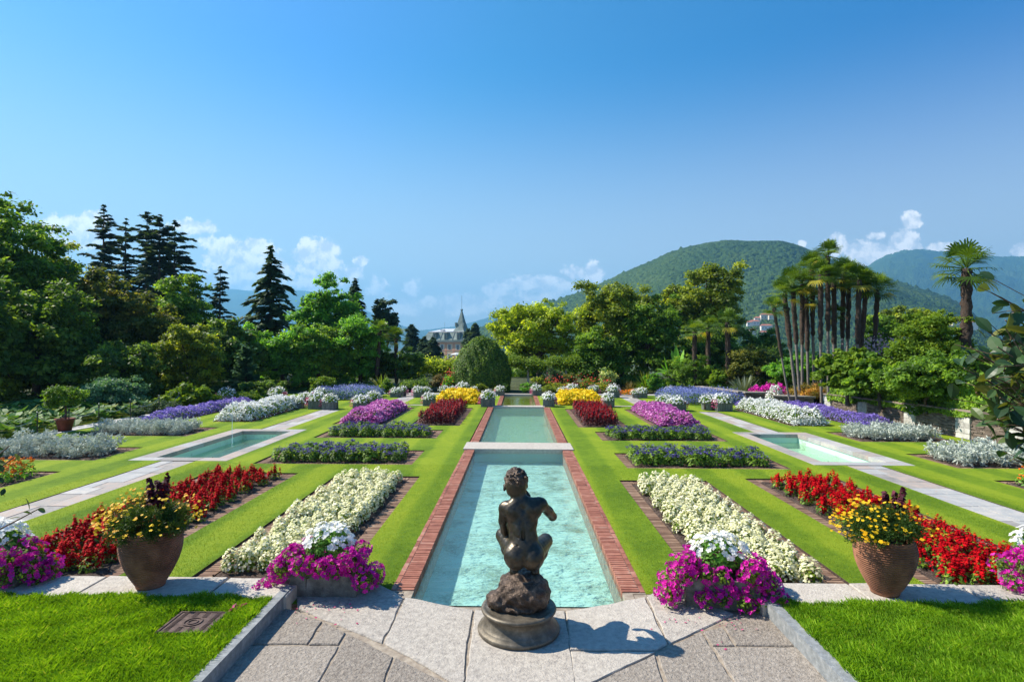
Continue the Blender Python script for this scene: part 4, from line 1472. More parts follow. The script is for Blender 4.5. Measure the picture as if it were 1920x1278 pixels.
def coleus(t, r_, c, h=.34):
    n = 420
    u = r_.uniform(0, 1, n)
    st = r_.integers(0, 6, n)
    a0 = np.arange(6) * 1.05
    o = np.c_[np.cos(a0) * .10, np.sin(a0) * .07, np.zeros(6)]
    a = r_.uniform(0, 6.28, n)
    hh = np.array([1, .8, .7, .85, .62, .75])[st]
    rr = .055 * (1.1 - u * .8)
    P = np.asarray(c) + o[st] * (.6 + u[:, None] * .5) + np.c_[np.cos(a) * rr, np.sin(a) * rr, u * h * hh]
    mb = MB()
    mb.add(*leaves(r_, P, np.c_[np.cos(a), np.sin(a), np.full(n, 1.0)], .065, .6), r_.uniform(0, 1, n))
    for k in range(6):
        mb.tube(np.array([np.asarray(c) + o[k] * .3 - [0, 0, .1], np.asarray(c) + o[k] * 1.1 + [0, 0, h * hh[0] * .8]]), .006, 4, .2)
    mb.build('purple_leaves', M['purple_leaf'], t)


t, r_ = big_pot('ribbed dark terracotta pot of yellow marigolds standing behind the manhole cover', (-4.35, 6.72, ZT + .005), 21, .66, .66)
coleus(t, r_, (.06, .02, .66 + .32))
t, r_ = big_pot('sunlit ribbed terracotta pot of yellow marigolds in front of the red bed, stone wall side', (4.28, 6.72, ZT + .005), 22, .64, .64)
coleus(t, r_, (.16, .08, .64 + .26), .3)

# ================================================================ BRONZE STATUE
def smin(a, b_, k):
    h = np.clip(.5 + .5 * (b_ - a) / k, 0, 1)
    return b_ * (1 - h) + a * h - k * h * (1 - h)


def surfnet(f, org, h):
    ins = f < 0
    nx, ny, nz = f.shape
    cor = [(i, j, k) for i in (0, 1) for j in (0, 1) for k in (0, 1)]
    cnt = sum(ins[i:nx - 1 + i, j:ny - 1 + j, k:nz - 1 + k].astype(int) for i, j, k in cor)
    cells = np.argwhere((cnt > 0) & (cnt < 8))
    vals = np.stack([f[cells[:, 0] + i, cells[:, 1] + j, cells[:, 2] + k] for i, j, k in cor], 1)
    acc_, num = np.zeros((len(cells), 3)), np.zeros(len(cells))
    cc = np.array(cor, float)
    for a in range(8):
        for b_ in range(a + 1, 8):
            if np.abs(cc[a] - cc[b_]).sum() != 1:
                continue
            va, vb = vals[:, a], vals[:, b_]
            x = (va < 0) != (vb < 0)
            t_ = np.where(x, va / np.where(va - vb == 0, 1, va - vb), 0)
            acc_ += np.where(x[:, None], cc[a] + t_[:, None] * (cc[b_] - cc[a]), 0)
            num += x
    V = (cells + acc_ / num[:, None]) * h + org
    ids = -np.ones((nx, ny, nz), int)
    ids[cells[:, 0], cells[:, 1], cells[:, 2]] = np.arange(len(cells))
    F = []
    for ax in range(3):
        sl0 = [slice(1, -1)] * 3
        sl1 = [slice(1, -1)] * 3
        sl0[ax] = slice(0, -1)
        sl1[ax] = slice(1, None)
        a, b_ = ins[tuple(sl0)], ins[tuple(sl1)]
        e = np.argwhere(a != b_)
        off = np.ones(3, int)
        off[ax] = 0
        e0 = e + off
        fl = a[tuple(e.T)]
        u, v = (ax + 1) % 3, (ax + 2) % 3
        q = []
        for du, dv in ((-1, -1), (0, -1), (0, 0), (-1, 0)):
            p = e0.copy()
            p[:, u] += du
            p[:, v] += dv
            q.append(ids[p[:, 0], p[:, 1], p[:, 2]])
        q = np.stack(q, 1)
        q[~fl] = q[~fl][:, ::-1]
        F.append(q)
    return V, np.concatenate(F)


class SDF:
    def __init__(s, lo, hi, h):
        s.h, s.lo = h, np.array(lo, float)
        n = [int((b_ - a) / h) for a, b_ in zip(lo, hi)]
        s.X, s.Y, s.Z = np.meshgrid(*[a + np.arange(k) * h for a, k in zip(lo, n)], indexing='ij')
        s.f = np.full(s.X.shape, 1.0)

    def ell(s, c, r, rx=0, ry=0, rz=0):
        P = np.stack([s.X - c[0], s.Y - c[1], s.Z - c[2]], -1)
        if rx or ry or rz:
            Rm = np.array(Matrix.Rotation(rz, 3, 'Z') @ Matrix.Rotation(ry, 3, 'Y') @ Matrix.Rotation(rx, 3, 'X'))
            P = P @ Rm
        r = np.asarray(r, float)
        k0 = np.sqrt(((P / r) ** 2).sum(-1))
        k1 = np.sqrt(((P / r ** 2) ** 2).sum(-1)) + 1e-9
        return k0 * (k0 - 1) / k1

    def cap(s, a, b_, ra, rb):
        a, b_ = np.array(a, float), np.array(b_, float)
        d = b_ - a
        t_ = ((s.X - a[0]) * d[0] + (s.Y - a[1]) * d[1] + (s.Z - a[2]) * d[2]) / (d @ d)
        t_ = np.clip(t_, 0, 1)
        dist = np.sqrt((s.X - a[0] - t_ * d[0]) ** 2 + (s.Y - a[1] - t_ * d[1]) ** 2 + (s.Z - a[2] - t_ * d[2]) ** 2)
        return dist - (ra + (rb - ra) * t_)

    def add(s, d, k=.03):
        s.f = smin(s.f, d, k)

    def sub(s, d, k=.02):
        s.f = -smin(-s.f, d, k)

    def build(s, name, mat, parent):
        V, F = surfnet(s.f, s.lo, s.h)
        return MB().add(V, F).build(name, mat, parent, True)


m, n = newmat('bronze')
tcn = n.add('ShaderNodeTexCoord').outputs['Object']
f1 = n.noise(tcn, 7, 6, .65)
f2 = n.noise(tcn, 35, 5, .7)
f = n.math('ADD', n.math('MULTIPLY', f1, .7), n.math('MULTIPLY', f2, .3))
c = n.ramp(f, [(.25, G(.022, .022, .018)), (.45, G(.055, .050, .040)), (.6, G(.10, .078, .055)), (.8, G(.21, .135, .08))])
rr_ = n.add('ShaderNodeMapRange', {0: f2, 1: .3, 2: .7, 3: .3, 4: .5}).outputs[0]
b = n.noise(tcn, 60, 4, .6)
pb_ = principled(n, c, .4, b, .18, .004, .72, .5)
n.t.links.new(rr_, pb_.inputs['Roughness'])
fin(n, pb_)
M['bronze'] = m
M['bronze_rock'] = noisemat('bronze_rock', [(0, G(.03, .022, .018)), (.45, G(.085, .06, .045)), (.75, G(.19, .135, .10)), (1, G(.34, .27, .22))], 14, 8, .4, 55, 1, .02, metal=.5, nr=.7)
M['bronze_base'] = noisemat('bronze_base', [(0, G(.06, .052, .04)), (.5, G(.14, .12, .09)), (1, G(.27, .23, .18))], 10, 7, .5, 150, .5, .004, metal=.5, nr=.65)

st = thing('bronze_statue', 'dark bronze statue of a crouching boy seen from behind on a round plinth', 'statue', (.01, 6.05, .012))
pr = [(0, 0), (.40, 0), (.43, .012), (.435, .03), (.425, .05), (.405, .06), (.40, .075), (.39, .085), (.372, .11), (.358, .15), (.352, .18), (.36, .19), (.358, .20),
      (.372, .21), (.392, .222), (.398, .236), (.392, .25), (.37, .258), (.355, .256), (.345, .25), (.33, .254), (.15, .26), (0, .26)]
MB().lathe(pr, 72).build('plinth', M['bronze_base'], st, True)
# rock
rk = SDF((-.42, -.40, .18), (.42, .48, .68), .012)
rk.f = rk.ell((.06, 0.02, .40), (.27, .25, .17), rz=.2)
rk.add(rk.ell((-.06, .02, .46), (.15, .2, .12)), .03)
rk.add(rk.ell((-.20, -.05, .33), (.14, .14, .10), ry=.3), .03)
rk.add(rk.ell((.17, -.03, .40), (.15, .2, .17)), .03)
rk.add(rk.ell((.05, .18, .42), (.22, .2, .15)), .04)
rk.add(rk.ell((.0, .05, .28), (.31, .28, .06)), .03)
rk.sub(rk.ell((.07, -.05, .60), (.09, .12, .07)), .03)
n3_ = (np.sin(rk.X * 31 + np.sin(rk.Y * 23) * 1.3) * np.sin(rk.Z * 37 + np.sin(rk.X * 19)) * np.sin(rk.Y * 29 + rk.Z * 17) * .016
       + np.sin(rk.X * 67 + rk.Z * 41) * np.sin(rk.Y * 71 - rk.Z * 53) * .007)
rk.f = rk.f + n3_
rk.build('rock', M['bronze_rock'], st)

q = SDF((-.34, -.28, .50), (.48, .62, 1.78), .0085)
e, cp_ = q.ell, q.cap
q.f = e((.055, -.04, .86), (.17, .125, .13))                      # pelvis
q.add(e((-.035, -.085, .805), (.125, .13, .14), rx=-.2, ry=-.25), .02)       # buttocks
q.add(e((.145, -.085, .795), (.12, .13, .135), rx=-.2, ry=.2), .02)
q.add(cp_((.05, -.03, .88), (.035, .0, 1.06), .135, .13), .05)      # loins
q.add(e((.045, -.005, .98), (.150, .10, .12)), .04)
q.add(e((.035, .02, 1.15), (.165, .11, .15), rx=.08), .05)        # rib cage
q.add(e((-.06, -.005, 1.245), (.10, .082, .105)), .03)             # shoulder blades
q.add(e((.145, -.005, 1.265), (.10, .082, .105)), .03)
q.add(cp_((-.12, .03, 1.295), (.20, .035, 1.335), .056, .056), .05)   # shoulder girdle
q.add(cp_((-.02, .03, 1.33), (-.01, .055, 1.43), .075, .064), .04)    # neck
q.add(cp_((.06, .03, 1.34), (-.01, .055, 1.42), .06, .05), .05)
q.add(e((-.158, .045, 1.27), (.060, .066, .07)), .03)             # deltoids
q.add(e((.24, .05, 1.31), (.062, .068, .07)), .03)
# left arm down, forearm forward to the knee
q.add(cp_((-.165, .05, 1.255), (-.174, .08, 1.12), .052, .047), .02)
q.add(cp_((-.174, .08, 1.12), (-.155, .15, .985), .047, .040), .02)
q.add(cp_((-.155, .15, .985), (-.10, .30, 1.03), .044, .040), .015)
q.add(cp_((-.10, .30, 1.03), (-.05, .42, 1.08), .040, .026), .015)
# right arm lifted sideways, forearm folded in front of the chest
q.add(cp_((.247, .05, 1.305), (.312, .12, 1.215), .052, .048), .02)
q.add(cp_((.315, .12, 1.22), (.365, .20, 1.135), .052, .047), .02)
q.add(cp_((.365, .20, 1.135), (.27, .31, 1.19), .046, .040), .015)
q.add(cp_((.27, .31, 1.19), (.14, .38, 1.27), .040, .026), .015)
# thighs forward and out to the knees, shins back down to the feet
for sx_, hip, knee, ank in ((-1, (-.03, -.02, .82), (-.18, .35, .88), (-.055, .10, .635)), (1, (.14, -.02, .81), (.295, .35, .82), (.175, .10, .615))):
    q.add(cp_(hip, knee, .118, .078), .04)
    q.add(e(knee, (.074, .08, .076)), .02)
    midp = [(knee[i] * .55 + ank[i] * .45) for i in range(3)]
    midp[1] -= .02
    q.add(cp_(knee, midp, .070, .070), .02)
    q.add(cp_(midp, ank, .068, .042), .02)
    fx = ank[0] - .01 * sx_
    q.add(cp_((ank[0], ank[1] - .02, .575), (fx, ank[1] + .14, .570), .042, .036), .02)
    q.add(cp_((ank[0], ank[1] - .02, .575), ank, .042, .042), .02)
    for k in range(5):
        q.add(cp_((fx + (k - 2) * .017, ank[1] + .13, .562), (fx + (k - 2) * .021, ank[1] + .195 - abs(k - 1) * .008, .555), .013, .011), .006)
# hands: palm and five fingers each
for (c0, d0, sd0, upn) in (((-.045, .43, 1.085), (.35, .85, .25), (.8, -.3, -.1), (0, 0, 1)), ((.10, .395, 1.285), (-.85, .25, .25), (.1, .1, .95), (0, 1, 0))):
    c0, d0, sd0 = np.array(c0), np.array(d0), np.array(sd0)
    d0 = d0 / np.linalg.norm(d0)
    sd0 = sd0 - d0 * (sd0 @ d0)
    sd0 /= np.linalg.norm(sd0)
    nrm = np.cross(d0, sd0)
    q.add(cp_(c0 - sd0 * .022, c0 - sd0 * .026 + d0 * .06, .024, .020), .012)
    q.add(cp_(c0 + sd0 * .022, c0 + sd0 * .026 + d0 * .06, .024, .020), .012)
    for k, L in enumerate((.050, .062, .068, .060)):
        b0 = c0 + d0 * .068 + sd0 * (k - 1.5) * .021
        m0 = b0 + d0 * L * .7 - nrm * .012
        q.add(cp_(b0, m0, .0115, .0105), .004)
        q.add(cp_(m0, m0 + d0 * L * .35 - nrm * L * .5, .0105, .009), .004)
    tb0 = c0 + sd0 * .040 + d0 * .008
    q.add(cp_(tb0, tb0 + sd0 * .028 + d0 * .035 - nrm * .01, .014, .012), .006)
    q.add(cp_(tb0 + sd0 * .028 + d0 * .035 - nrm * .01, tb0 + sd0 * .03 + d0 * .07 - nrm * .02, .012, .010), .006)
# head, bent to the left and looking down; a boy's large head
hc = np.array([-.035, .10, 1.512])
HS = 1.05
E_ = lambda off, r, **k: q.ell(hc + np.array(off) * HS, np.array(r) * HS, **k)
C_ = lambda a, b2, ra, rb: q.cap(hc + np.array(a) * HS, hc + np.array(b2) * HS, ra * HS, rb * HS)
q.add(E_((0, 0, 0), (.112, .138, .142), rx=-.25, ry=-.16), .03)
q.add(E_((-.02, .05, -.075), (.08, .10, .075), rx=-.3, ry=-.16), .03)     # jaw
q.add(E_((-.03, .145, -.125), (.035, .035, .03)), .02)        # chin
q.add(C_((-.012, .135, .0), (-.02, .165, -.05), .014, .020), .012)  # nose
q.add(E_((-.022, .148, -.088), (.032, .016, .009)), .006)     # lips
q.add(E_((-.022, .146, -.10), (.028, .015, .009)), .006)
for sx_ in (-1, 1):
    q.sub(E_((-.012 + sx_ * .042, .142, .0), (.022, .018, .014)), .01)
    q.add(E_((-.012 + sx_ * .042, .124, .0), (.018, .015, .013)), .004)
    q.add(C_((-.012 + sx_ * .02, .138, .022), (-.01 + sx_ * .066, .12, .022), .008, .007), .01)
    ec = (sx_ * .115 - .005, .01, -.025 + sx_ * .015)
    q.add(E_(ec, (.016, .030, .038), rz=-sx_ * .35), .006)
    q.sub(E_((ec[0] + sx_ * .014, ec[1] + .005, ec[2]), (.008, .014, .02)), .004)
# spine furrow, crease between buttocks, folds at the waist
q.sub(cp_((.035, -.118, 1.30), (.045, -.122, 1.0), .016, .014), .035)
q.sub(cp_((.055, -.215, .84), (.055, -.20, .70), .012, .018), .022)
q.sub(cp_((-.06, -.115, 1.025), (.03, -.135, 1.0), .006, .005), .014)
q.sub(cp_((-.09, -.12, .955), (.0, -.15, .925), .004, .004), .012)
q.f += .0014 * np.sin(q.X * 90 + np.sin(q.Z * 40)) * np.sin(q.Z * 80 + q.Y * 50)
q.build('body', M['bronze'], st)
# hair: short tousled locks
r_ = np.random.default_rng(77)
hq = SDF((-.25, -.12, 1.28), (.18, .34, 1.74), .006)
hq.f = hq.ell(hc + [0, -.004, .03], (.113 * HS, .133 * HS, .128 * HS), rx=-.25, ry=-.16)
Pn = np.stack([hq.X - hc[0], hq.Y - hc[1], hq.Z - hc[2]], -1)
ang = np.arctan2(Pn[..., 0], -Pn[..., 1])
hq.f = hq.f - .006 * np.sin(ang * 9 + Pn[..., 2] * 45) * np.sin(Pn[..., 2] * 50 + ang * 4)
for k in range(60):
    d = sph(r_, 1)[0]
    d[2] = abs(d[2]) * 1.0 + .25
    d /= np.linalg.norm(d)
    p = hc + [0, -.008, .02] + d * [.112 * HS, .132 * HS, .136 * HS]
    tng = np.cross(d, r_.normal(size=3))
    tng /= np.linalg.norm(tng)
    hq.add(hq.cap(p - tng * .02, p + tng * .022 + d * .016, .016, .007), .005)
cut = Pn[..., 1] * .75 - Pn[..., 2] * .9 - .045 * HS      # keep face clear
hq.f = np.maximum(hq.f, cut)
hq.f = np.maximum(hq.f, -(Pn[..., 2] + .075 * HS + .25 * (Pn[..., 1])))
hair = hq.build('hair', M['bronze_rock'], st)

# ================================================================ PLANTERS AROUND THE GARDEN
M['leaf_variegated'] = leafmat('leaf_variegated', [G(.05, .10, .03), G(.10, .16, .06), G(.35, .36, .2), G(.08, .12, .03)], .25)
M['leaf_rust'] = leafmat('leaf_rust', [G(.07, .08, .015), G(.13, .11, .02), G(.22, .12, .025), G(.28, .2, .04)], .3)
M['silver_green'] = leafmat('silver_green', [G(.12, .16, .10), G(.2, .25, .17), G(.3, .34, .26)], .15)

def tub_protos():
    out = []
    for v in range(3):
        r_ = np.random.default_rng(300 + v)
        t = thing('flower_tub', '', 'planter', (0, 0, 0))
        W, H = .66, .42
        mb = MB()
        if v < 2:       # square tub of upright staves
            for i in range(6):
                u = -W / 2 + W * i / 6
                for s in (-1, 1):
                    a, b_ = sorted((s * W / 2, s * (W / 2 - .05)))
                    mb.box((u + .004, a, 0), (u + W / 6 - .004, b_, H), r_.uniform(0, 1), 0, .004, r_)
                    if 0 < i < 5:
                        mb.box((a, u + .004, 0), (b_, u + W / 6 - .004, H), r_.uniform(0, 1), 0, .004, r_)
        else:
            mb.lathe([(.30, 0), (.31, .02), (.34, .38), (.36, .385), (.36, .42), (.30, .42), (.29, .34)], 20)
        mb.build('tub', M['stave'], t)
        MB().box((-W / 2 + .07, -W / 2 + .07, .05), (W / 2 - .07, W / 2 - .07, H - .04)).build('soil', M['soil'], t)
        n = 650
        d = sph(r_, n); d[:, 2] = np.abs(d[:, 2])
        P = d * [.40, .38, .34] * r_.uniform(.6, 1, (n, 1)) ** .4 + [0, 0, H - .03]
        MB().add(*leaves(r_, P, d + [0, 0, .5], .08, .6), r_.uniform(0, 1, n)).build('foliage', M['leaf_mid'], t)
        n = 300
        d = sph(r_, n); d[:, 2] = np.abs(d[:, 2]) * 1.1
        lb_ = .5 + .5 * np.sin(d[:, 0] * 6 + v * 2) * np.sin(d[:, 1] * 7 + v) * np.sin(d[:, 2] * 6 + 1 + v)
        d = d[r_.uniform(size=n) < .15 + .85 * lb_]
        n = len(d)
        P = d * [.43, .40, .38] * r_.uniform(.8, 1.2, (n, 1)) + [0, 0, H - .01]
        MB().add(*leaves(r_, P, d + r_.normal(0, .4, (n, 3)) + [0, -.1, .3], .095, .85), r_.uniform(0, 1, n)).build('white_blossoms', M['white_petal'], t)
        n = 150
        sx_ = (-1, 1, 1)[v]
        P = np.c_[sx_ * r_.uniform(.26, .5, n), r_.uniform(-.32, .3, n), r_.uniform(.12, H + .12, n)]
        MB().add(*leaves(r_, P, r_.normal(0, .5, (n, 3)) + [sx_, -.5, .3], .07, .85), r_.uniform(0, 1, n)).build('pink_blossoms', M['rose_petal'], t)
        out.append(t)
    return out

TP = tub_protos()
TUBS = [  # px, base y, variant, scale, label
    (571, 757.5, 2, .95, 'tub of white flowers in front of the round lime green shrub, behind the corner group'),
    (594, 765.5, 0, 1.25, 'stave tub of white flowers, outer of the pair at the lotus side path end'),
    (619, 766.5, 1, 1.1, 'stave tub with pink trailing side, inner of the pair at the lotus side path end'),
    (601, 751, 0, 1.1, 'tub whose white flowers rise above the pair at the lotus side path end'),
    (678, 766.5, 0, 1.2, 'wide stave tub in front of the pink petunia bed, lotus pond side, nearer one'),
    (700, 760, 1, 1.15, 'stave tub of pinkish flowers close behind the wide one by the petunia bed, lotus side'),
    (742, 744, 0, 1.0, 'far tub where the narrow path leaves the lawn, lotus side, outer of three'),
    (754, 742, 2, .95, 'far tub where the narrow path leaves the lawn, lotus side, middle one'),
    (784, 744, 0, 1.05, 'far tub where the narrow path leaves the lawn, lotus side, inner of three'),
    (798, 743, 1, 1.05, 'far tub set between the narrow path and the yellow flowers, lotus side'),
    (805, 760, 0, 1.05, 'stave tub at the outer corner of the yellow flowers, lotus side'),
    (915, 761.5, 1, 1.25, 'stave tub at the pool corner beside yellow flowers, lotus side'),
    (938, 741, 0, 1.0, 'tub at the far end of the third pool, lotus side'),
    (832, 741, 2, .95, 'tub behind the yellow flowers, lotus side, outermost'),
    (847, 741, 2, .9, 'tub behind the yellow flowers, lotus side, second from outside'),
    (868, 741, 0, 1.2, 'largest tub behind the yellow flowers, lotus side'),
    (888, 741, 2, .9, 'tub behind the yellow flowers, lotus side, nearest the pool'),
    (1006, 741, 0, 1.0, 'tub at the far end of the third pool, wall side'),
    (1029, 761.6, 1, 1.15, 'stave tub at the pool corner beside yellow flowers, wall side'),
    (1141, 762.5, 0, 1.1, 'stave tub at the outer corner of the yellow flowers, wall side'),
    (1150, 744.5, 1, 1.2, 'far stave tub with trailing pink, behind the yellow corner, wall side'),
    (1055, 741, 2, .95, 'tub behind the yellow flowers, wall side, nearest the pool'),
    (1074, 741, 0, 1.2, 'largest tub behind the yellow flowers, wall side'),
    (1113, 741, 2, 1.0, 'tub behind the yellow flowers, wall side, outermost'),
    (1192, 745.5, 2, .95, 'far tub beside the narrow path, wall side, with a white face'),
    (1204, 745.5, 0, 1.0, 'far stave tub beside the narrow path, wall side, inner neighbour of the white one'),
    (1246, 762.5, 2, 1.15, 'round tub behind the wide tub by the petunia bed, wall side'),
    (1268, 769.5, 1, 1.3, 'wide stave tub by the petunia bed, wall side, in front of blue salvias'),
    (1327, 768, 2, 1.15, 'round tub at the wall side path end with trailing pink flowers'),
    (1354, 769.5, 0, 1.35, 'wide stave tub at the wall side path end'),
    (1256, 741, 2, 1.0, 'white flowered tub showing above the blue salvias, wall side'),
    (658, 741, 2, 1.0, 'white flowered tub showing above the blue salvias, lotus side'),
    (559, 765, 0, .8, 'low tub of white flowers at the end of the long white bed, lotus side'),
    (425, 754, 1, 1.2, 'tub of white and pink flowers behind the violet bed, lotus side'),
    (520, 752, 2, 1.25, 'tub of white flowers behind the long white bed, lotus side'),
]
rng = np.random.default_rng(55)
for i, (px, py, v, s_, lab) in enumerate(TUBS):
    p = at(px, py)
    rz = (PI if (v == 1 and px < 973) else 0) + rng.uniform(-.12, .12)
    if not TP[v].get('_used'):
        TP[v]['_used'] = 1
        o = TP[v]
        o.location = (p[0], p[1], 0)
        o.rotation_euler = (0, 0, rz)
        o.scale = (s_ * .8,) * 3
    else:
        o = dup(TP[v], (p[0], p[1], 0), rz, (s_ * .8 * rng.uniform(.9, 1.1), s_ * .8, s_ * .76 * rng.uniform(.88, 1.12)))
    o['label'] = lab
    o['group'] = 'flower tubs round the garden'

# ================================================================ BLUE SALVIAS, RED CANNAS, BORDER
def patch(name, label, x0, x1, y0, y1, h, lm, pm, nl, npt, ls=.08, ps=.07, z=0, jag=.08):
    mb = flower_patch(rng, x0 - (x0 + x1) / 2, (x1 - x0) / 2, -(y1 - y0) / 2, (y1 - y0) / 2, h, lm, pm, nl, npt, ls, ps, jag)
    o = mb.build(name, [M[lm], M[pm]], loc=((x0 + x1) / 2, (y0 + y1) / 2, z))
    return tag(o, label, 'flower mass', 'border flower masses', 'stuff')

patch('blue_salvias', 'mass of grey green leaves and blue flower spikes on the lotus side behind the petunia bed', -11.6, -8.2, 31.4, 34.6, .5, 'leaf_blue', 'blue_petal', 8000, 7000, .10, .055, 0, .14)
patch('blue_salvias', 'mass of blue flower spikes on the wall side in front of the palms', 8.2, 12.1, 30.0, 34.4, .5, 'leaf_mid', 'blue_petal', 7000, 12000, .10, .06, 0, .14)
patch('red_cannas', 'band of red flowers above green leaves behind the yellow bed, lotus side', -5.1, -1.6, 37.4, 38.6, 1.0, 'leaf_bright', 'scarlet_petal', 4500, 420, .15, .11, 0, .5)
patch('red_begonias', 'band of red and bronze flowers under the shrubs, wall side', 1.7, 6.3, 37.3, 39.2, .55, 'leaf_olive', 'scarlet_petal', 5500, 420, .12, .10, 0, .5)
patch('orange_flowers', 'low strip of orange flowers at the back edge of the lawn', 6.2, 7.9, 36.0, 36.8, .22, 'leaf_mid', 'orange_petal', 600, 900, .08, .07)
patch('pink_petunias', 'mound of magenta petunias beside the low stone wall at the back', 12.9, 14.9, 31.2, 32.6, .75, 'leaf_mid', 'magenta_petal', 1500, 2600, .1, .09, 0, .1)
patch('white_flowers', 'white flower mound on top of the magenta petunias by the low stone wall', 13.3, 14.2, 30.4, 31.1, .8, 'leaf_mid', 'white_petal', 500, 600, .1, .09, 0, .1)

# back path strip
struct(MB().box((-14, 35.75, -.06), (12.0, 36.6, .008), .9).build('path', M['path_slab']))

# ================================================================ LOTUS POND, CHAIN POSTS, POTTED TREE
KX = -15.9
mb = MB()
y = 11.0
while y < 30:
    L = rng.uniform(.9, 1.4)
    mb.prism([(KX - .3, y + .005), (GX0 - .0, y + .005), (GX0 - .0, y + L - .005), (KX - .3, y + L - .005)], -.08, .02 + rng.uniform(0, .004), rng.uniform(0, 1), 0, .006)
    y += L
tag(mb.build('pond_kerb', M['pale_kerb']), 'pale stone kerb along the lotus pond with chain posts standing on it', 'kerb')
struct(MB().add([(-27, 13, 0), (KX - .28, 13, 0), (KX - .28, 29.4, 0), (-27, 29.4, 0)], [(0, 1, 2, 3)]).build('pond_water', M['water_green']))
bpy.data.objects['pond_water'].location = (0, 0, .004)
r_ = np.random.default_rng(9)
mb = MB()
for k in range(1700):
    x, y = r_.uniform(-23.5, KX - .3), r_.uniform(14.5, 27.5)
    h = r_.uniform(.12, .48)
    R_ = r_.uniform(.10, .22)
    tl = r_.normal(0, .28, 2)
    n_ = 8
    a = np.linspace(0, 2 * PI, n_, endpoint=False) + r_.uniform(0, 1)
    rr = R_ * (1 + .1 * r_.normal(size=n_))
    V = np.c_[x + rr * np.cos(a), y + rr * np.sin(a), h + .035 * np.sin(a * 2) + tl[0] * rr * np.cos(a) + tl[1] * rr * np.sin(a)]
    V = np.concatenate([V, [[x, y, h - .04]]])
    mb.add(V, [(i, (i + 1) % n_, n_) for i in range(n_)], r_.uniform(0, 1))
tag(mb.build('lotus_leaves', M['leaf_lotus'] if 'leaf_lotus' in M else leafmat('leaf_lotus', [G(.04, .11, .03), G(.08, .19, .05), G(.14, .27, .07), G(.22, .26, .04)], .35)),
    'dense round lotus leaves covering the pond beyond the chain posts', 'water plants', kind='stuff')
posts = [at(8, 832), at(91, 818.5), at(159, 807.5), at(214, 797), at(273, 786), at(320, 776), at(363, 769)]
PXY = [(-15.72, p[1]) for p in posts]
proto = None
for i, (x, y) in enumerate(PXY):
    if proto is None:
        proto = thing('chain_post', '', 'post', (x, y, .02))
        MB().lathe([(.05, 0), (.05, .02), (.018, .03), (.016, .66), (.028, .68), (.028, .70), (.012, .72), (.02, .74), (0, .76)], 8).build('post_shaft', M['dark_metal'], proto)
        MB().lathe([(0, 0), (.03, .015), (.03, .04), (0, .055)], 8).build('finial', M['grey_metal'], proto, loc=(0, 0, .75))
        o = proto
    else:
        o = dup(proto, (x, y, .02), 0, 1)
    o['label'] = ['thin chain post at the picture edge by the lotus leaves', 'thin chain post between the picture edge and the potted tree',
                  'thin chain post just behind the potted tree', 'thin chain post in front of the silver bed end',
                  'thin chain post in front of the grey round shrub', 'thin chain post among the lime green leaves, nearer', 'thin chain post among the lime green leaves, farther'][i]
    o['group'] = 'chain posts along the lotus pond'
for i in range(len(PXY) - 1):
    a, b_ = np.array([*PXY[i], .70]), np.array([*PXY[i + 1], .70])
    u = np.linspace(0, 1, 14)[:, None]
    P = a * (1 - u) + b_ * u
    P[:, 2] -= .26 * (4 * u[:, 0] * (1 - u[:, 0]))
    o = MB().tube(P - a, .011, 4, cap=False).build('chain', M['grey_metal'], loc=tuple(a))
    tag(o, ['slack chain at the picture edge', 'slack chain in front of the potted tree', 'slack chain behind the potted tree crown',
            'slack chain in front of the dark blue green shrub', 'slack chain running into the lime green leaves', 'slack chain farthest along the pond'][i] + ' hung between two thin posts', 'chain', 'chains along the lotus pond')

p = (-15.75, 19.6)
t = thing('potted_tree', 'small round clipped tree in a dark red clay pot beside the lotus pond', 'potted tree', (p[0], p[1], .02))
MB().lathe([(0, 0), (.19, 0), (.27, .38), (.30, .38), (.30, .43), (.26, .43), (.25, .36), (0, .35)], 24).build('clay_pot', M['terracotta_red'], t, True)
MB().tube(np.array([[0, 0, .3], [.02, 0, .6], [0, .01, .95]]), [.04, .035, .03], 7).build('trunk', M['bark'], t, True)
r_ = np.random.default_rng(31)
cmb, _ = crown_mb(r_, (.60, .58, .46), 60, 6500, .075, .3, .5, 1.12)
cmb.build('crown', M['leaf_mid'], t)

# ================================================================ STONE WALL ON THE OTHER SIDE
r_ = np.random.default_rng(41)
WX = 14.95
t = thing('stone_wall', 'retaining wall of thin brown stones with pale block piers under overhanging shrubs', 'wall', (WX, 22, 0))
pier_y = [13.8, 17.2, 19.3, 21.9, 24.9, 27.7]
mb, pb_, cb = MB(), MB(), MB()
y0, y1, Hh = 12.0, 28.0, .86
def wallz(y):
    return .90 - .018 * (y - 17)
nc = 19
for c_ in range(nc):
    y = y0
    while y < y1:
        L = r_.uniform(.12, .42)
        zt = wallz(y)
        z0 = zt * c_ / nc
        j = r_.uniform(0, .035)
        mb.box((-.0 - j, y - 22 + .003, z0 + .003), (.4, min(y + L, y1) - 22 - .003, z0 + zt / nc - .004), r_.uniform(0, 1), 0, .003, r_)
        y += L
mb.build('dry_stone', M['slate'], t)
for py_ in pier_y:
    zt = wallz(py_) + .04
    pb = MB()
    for c_ in range(5):
        w_ = .62
        cut = r_.uniform(.35, .65) * w_
        for a, b_ in ((0, cut), (cut, w_)):
            pb.box((-.06 - r_.uniform(0, .01), py_ - 22 - w_ / 2 + a + .004, zt * c_ / 5 + .004), (.3, py_ - 22 - w_ / 2 + b_ - .004, zt * (c_ + 1) / 5 - .004), r_.uniform(0, 1), 0, .004, r_)
    pb.build('pier', M['white_stone'], t)
y = y0
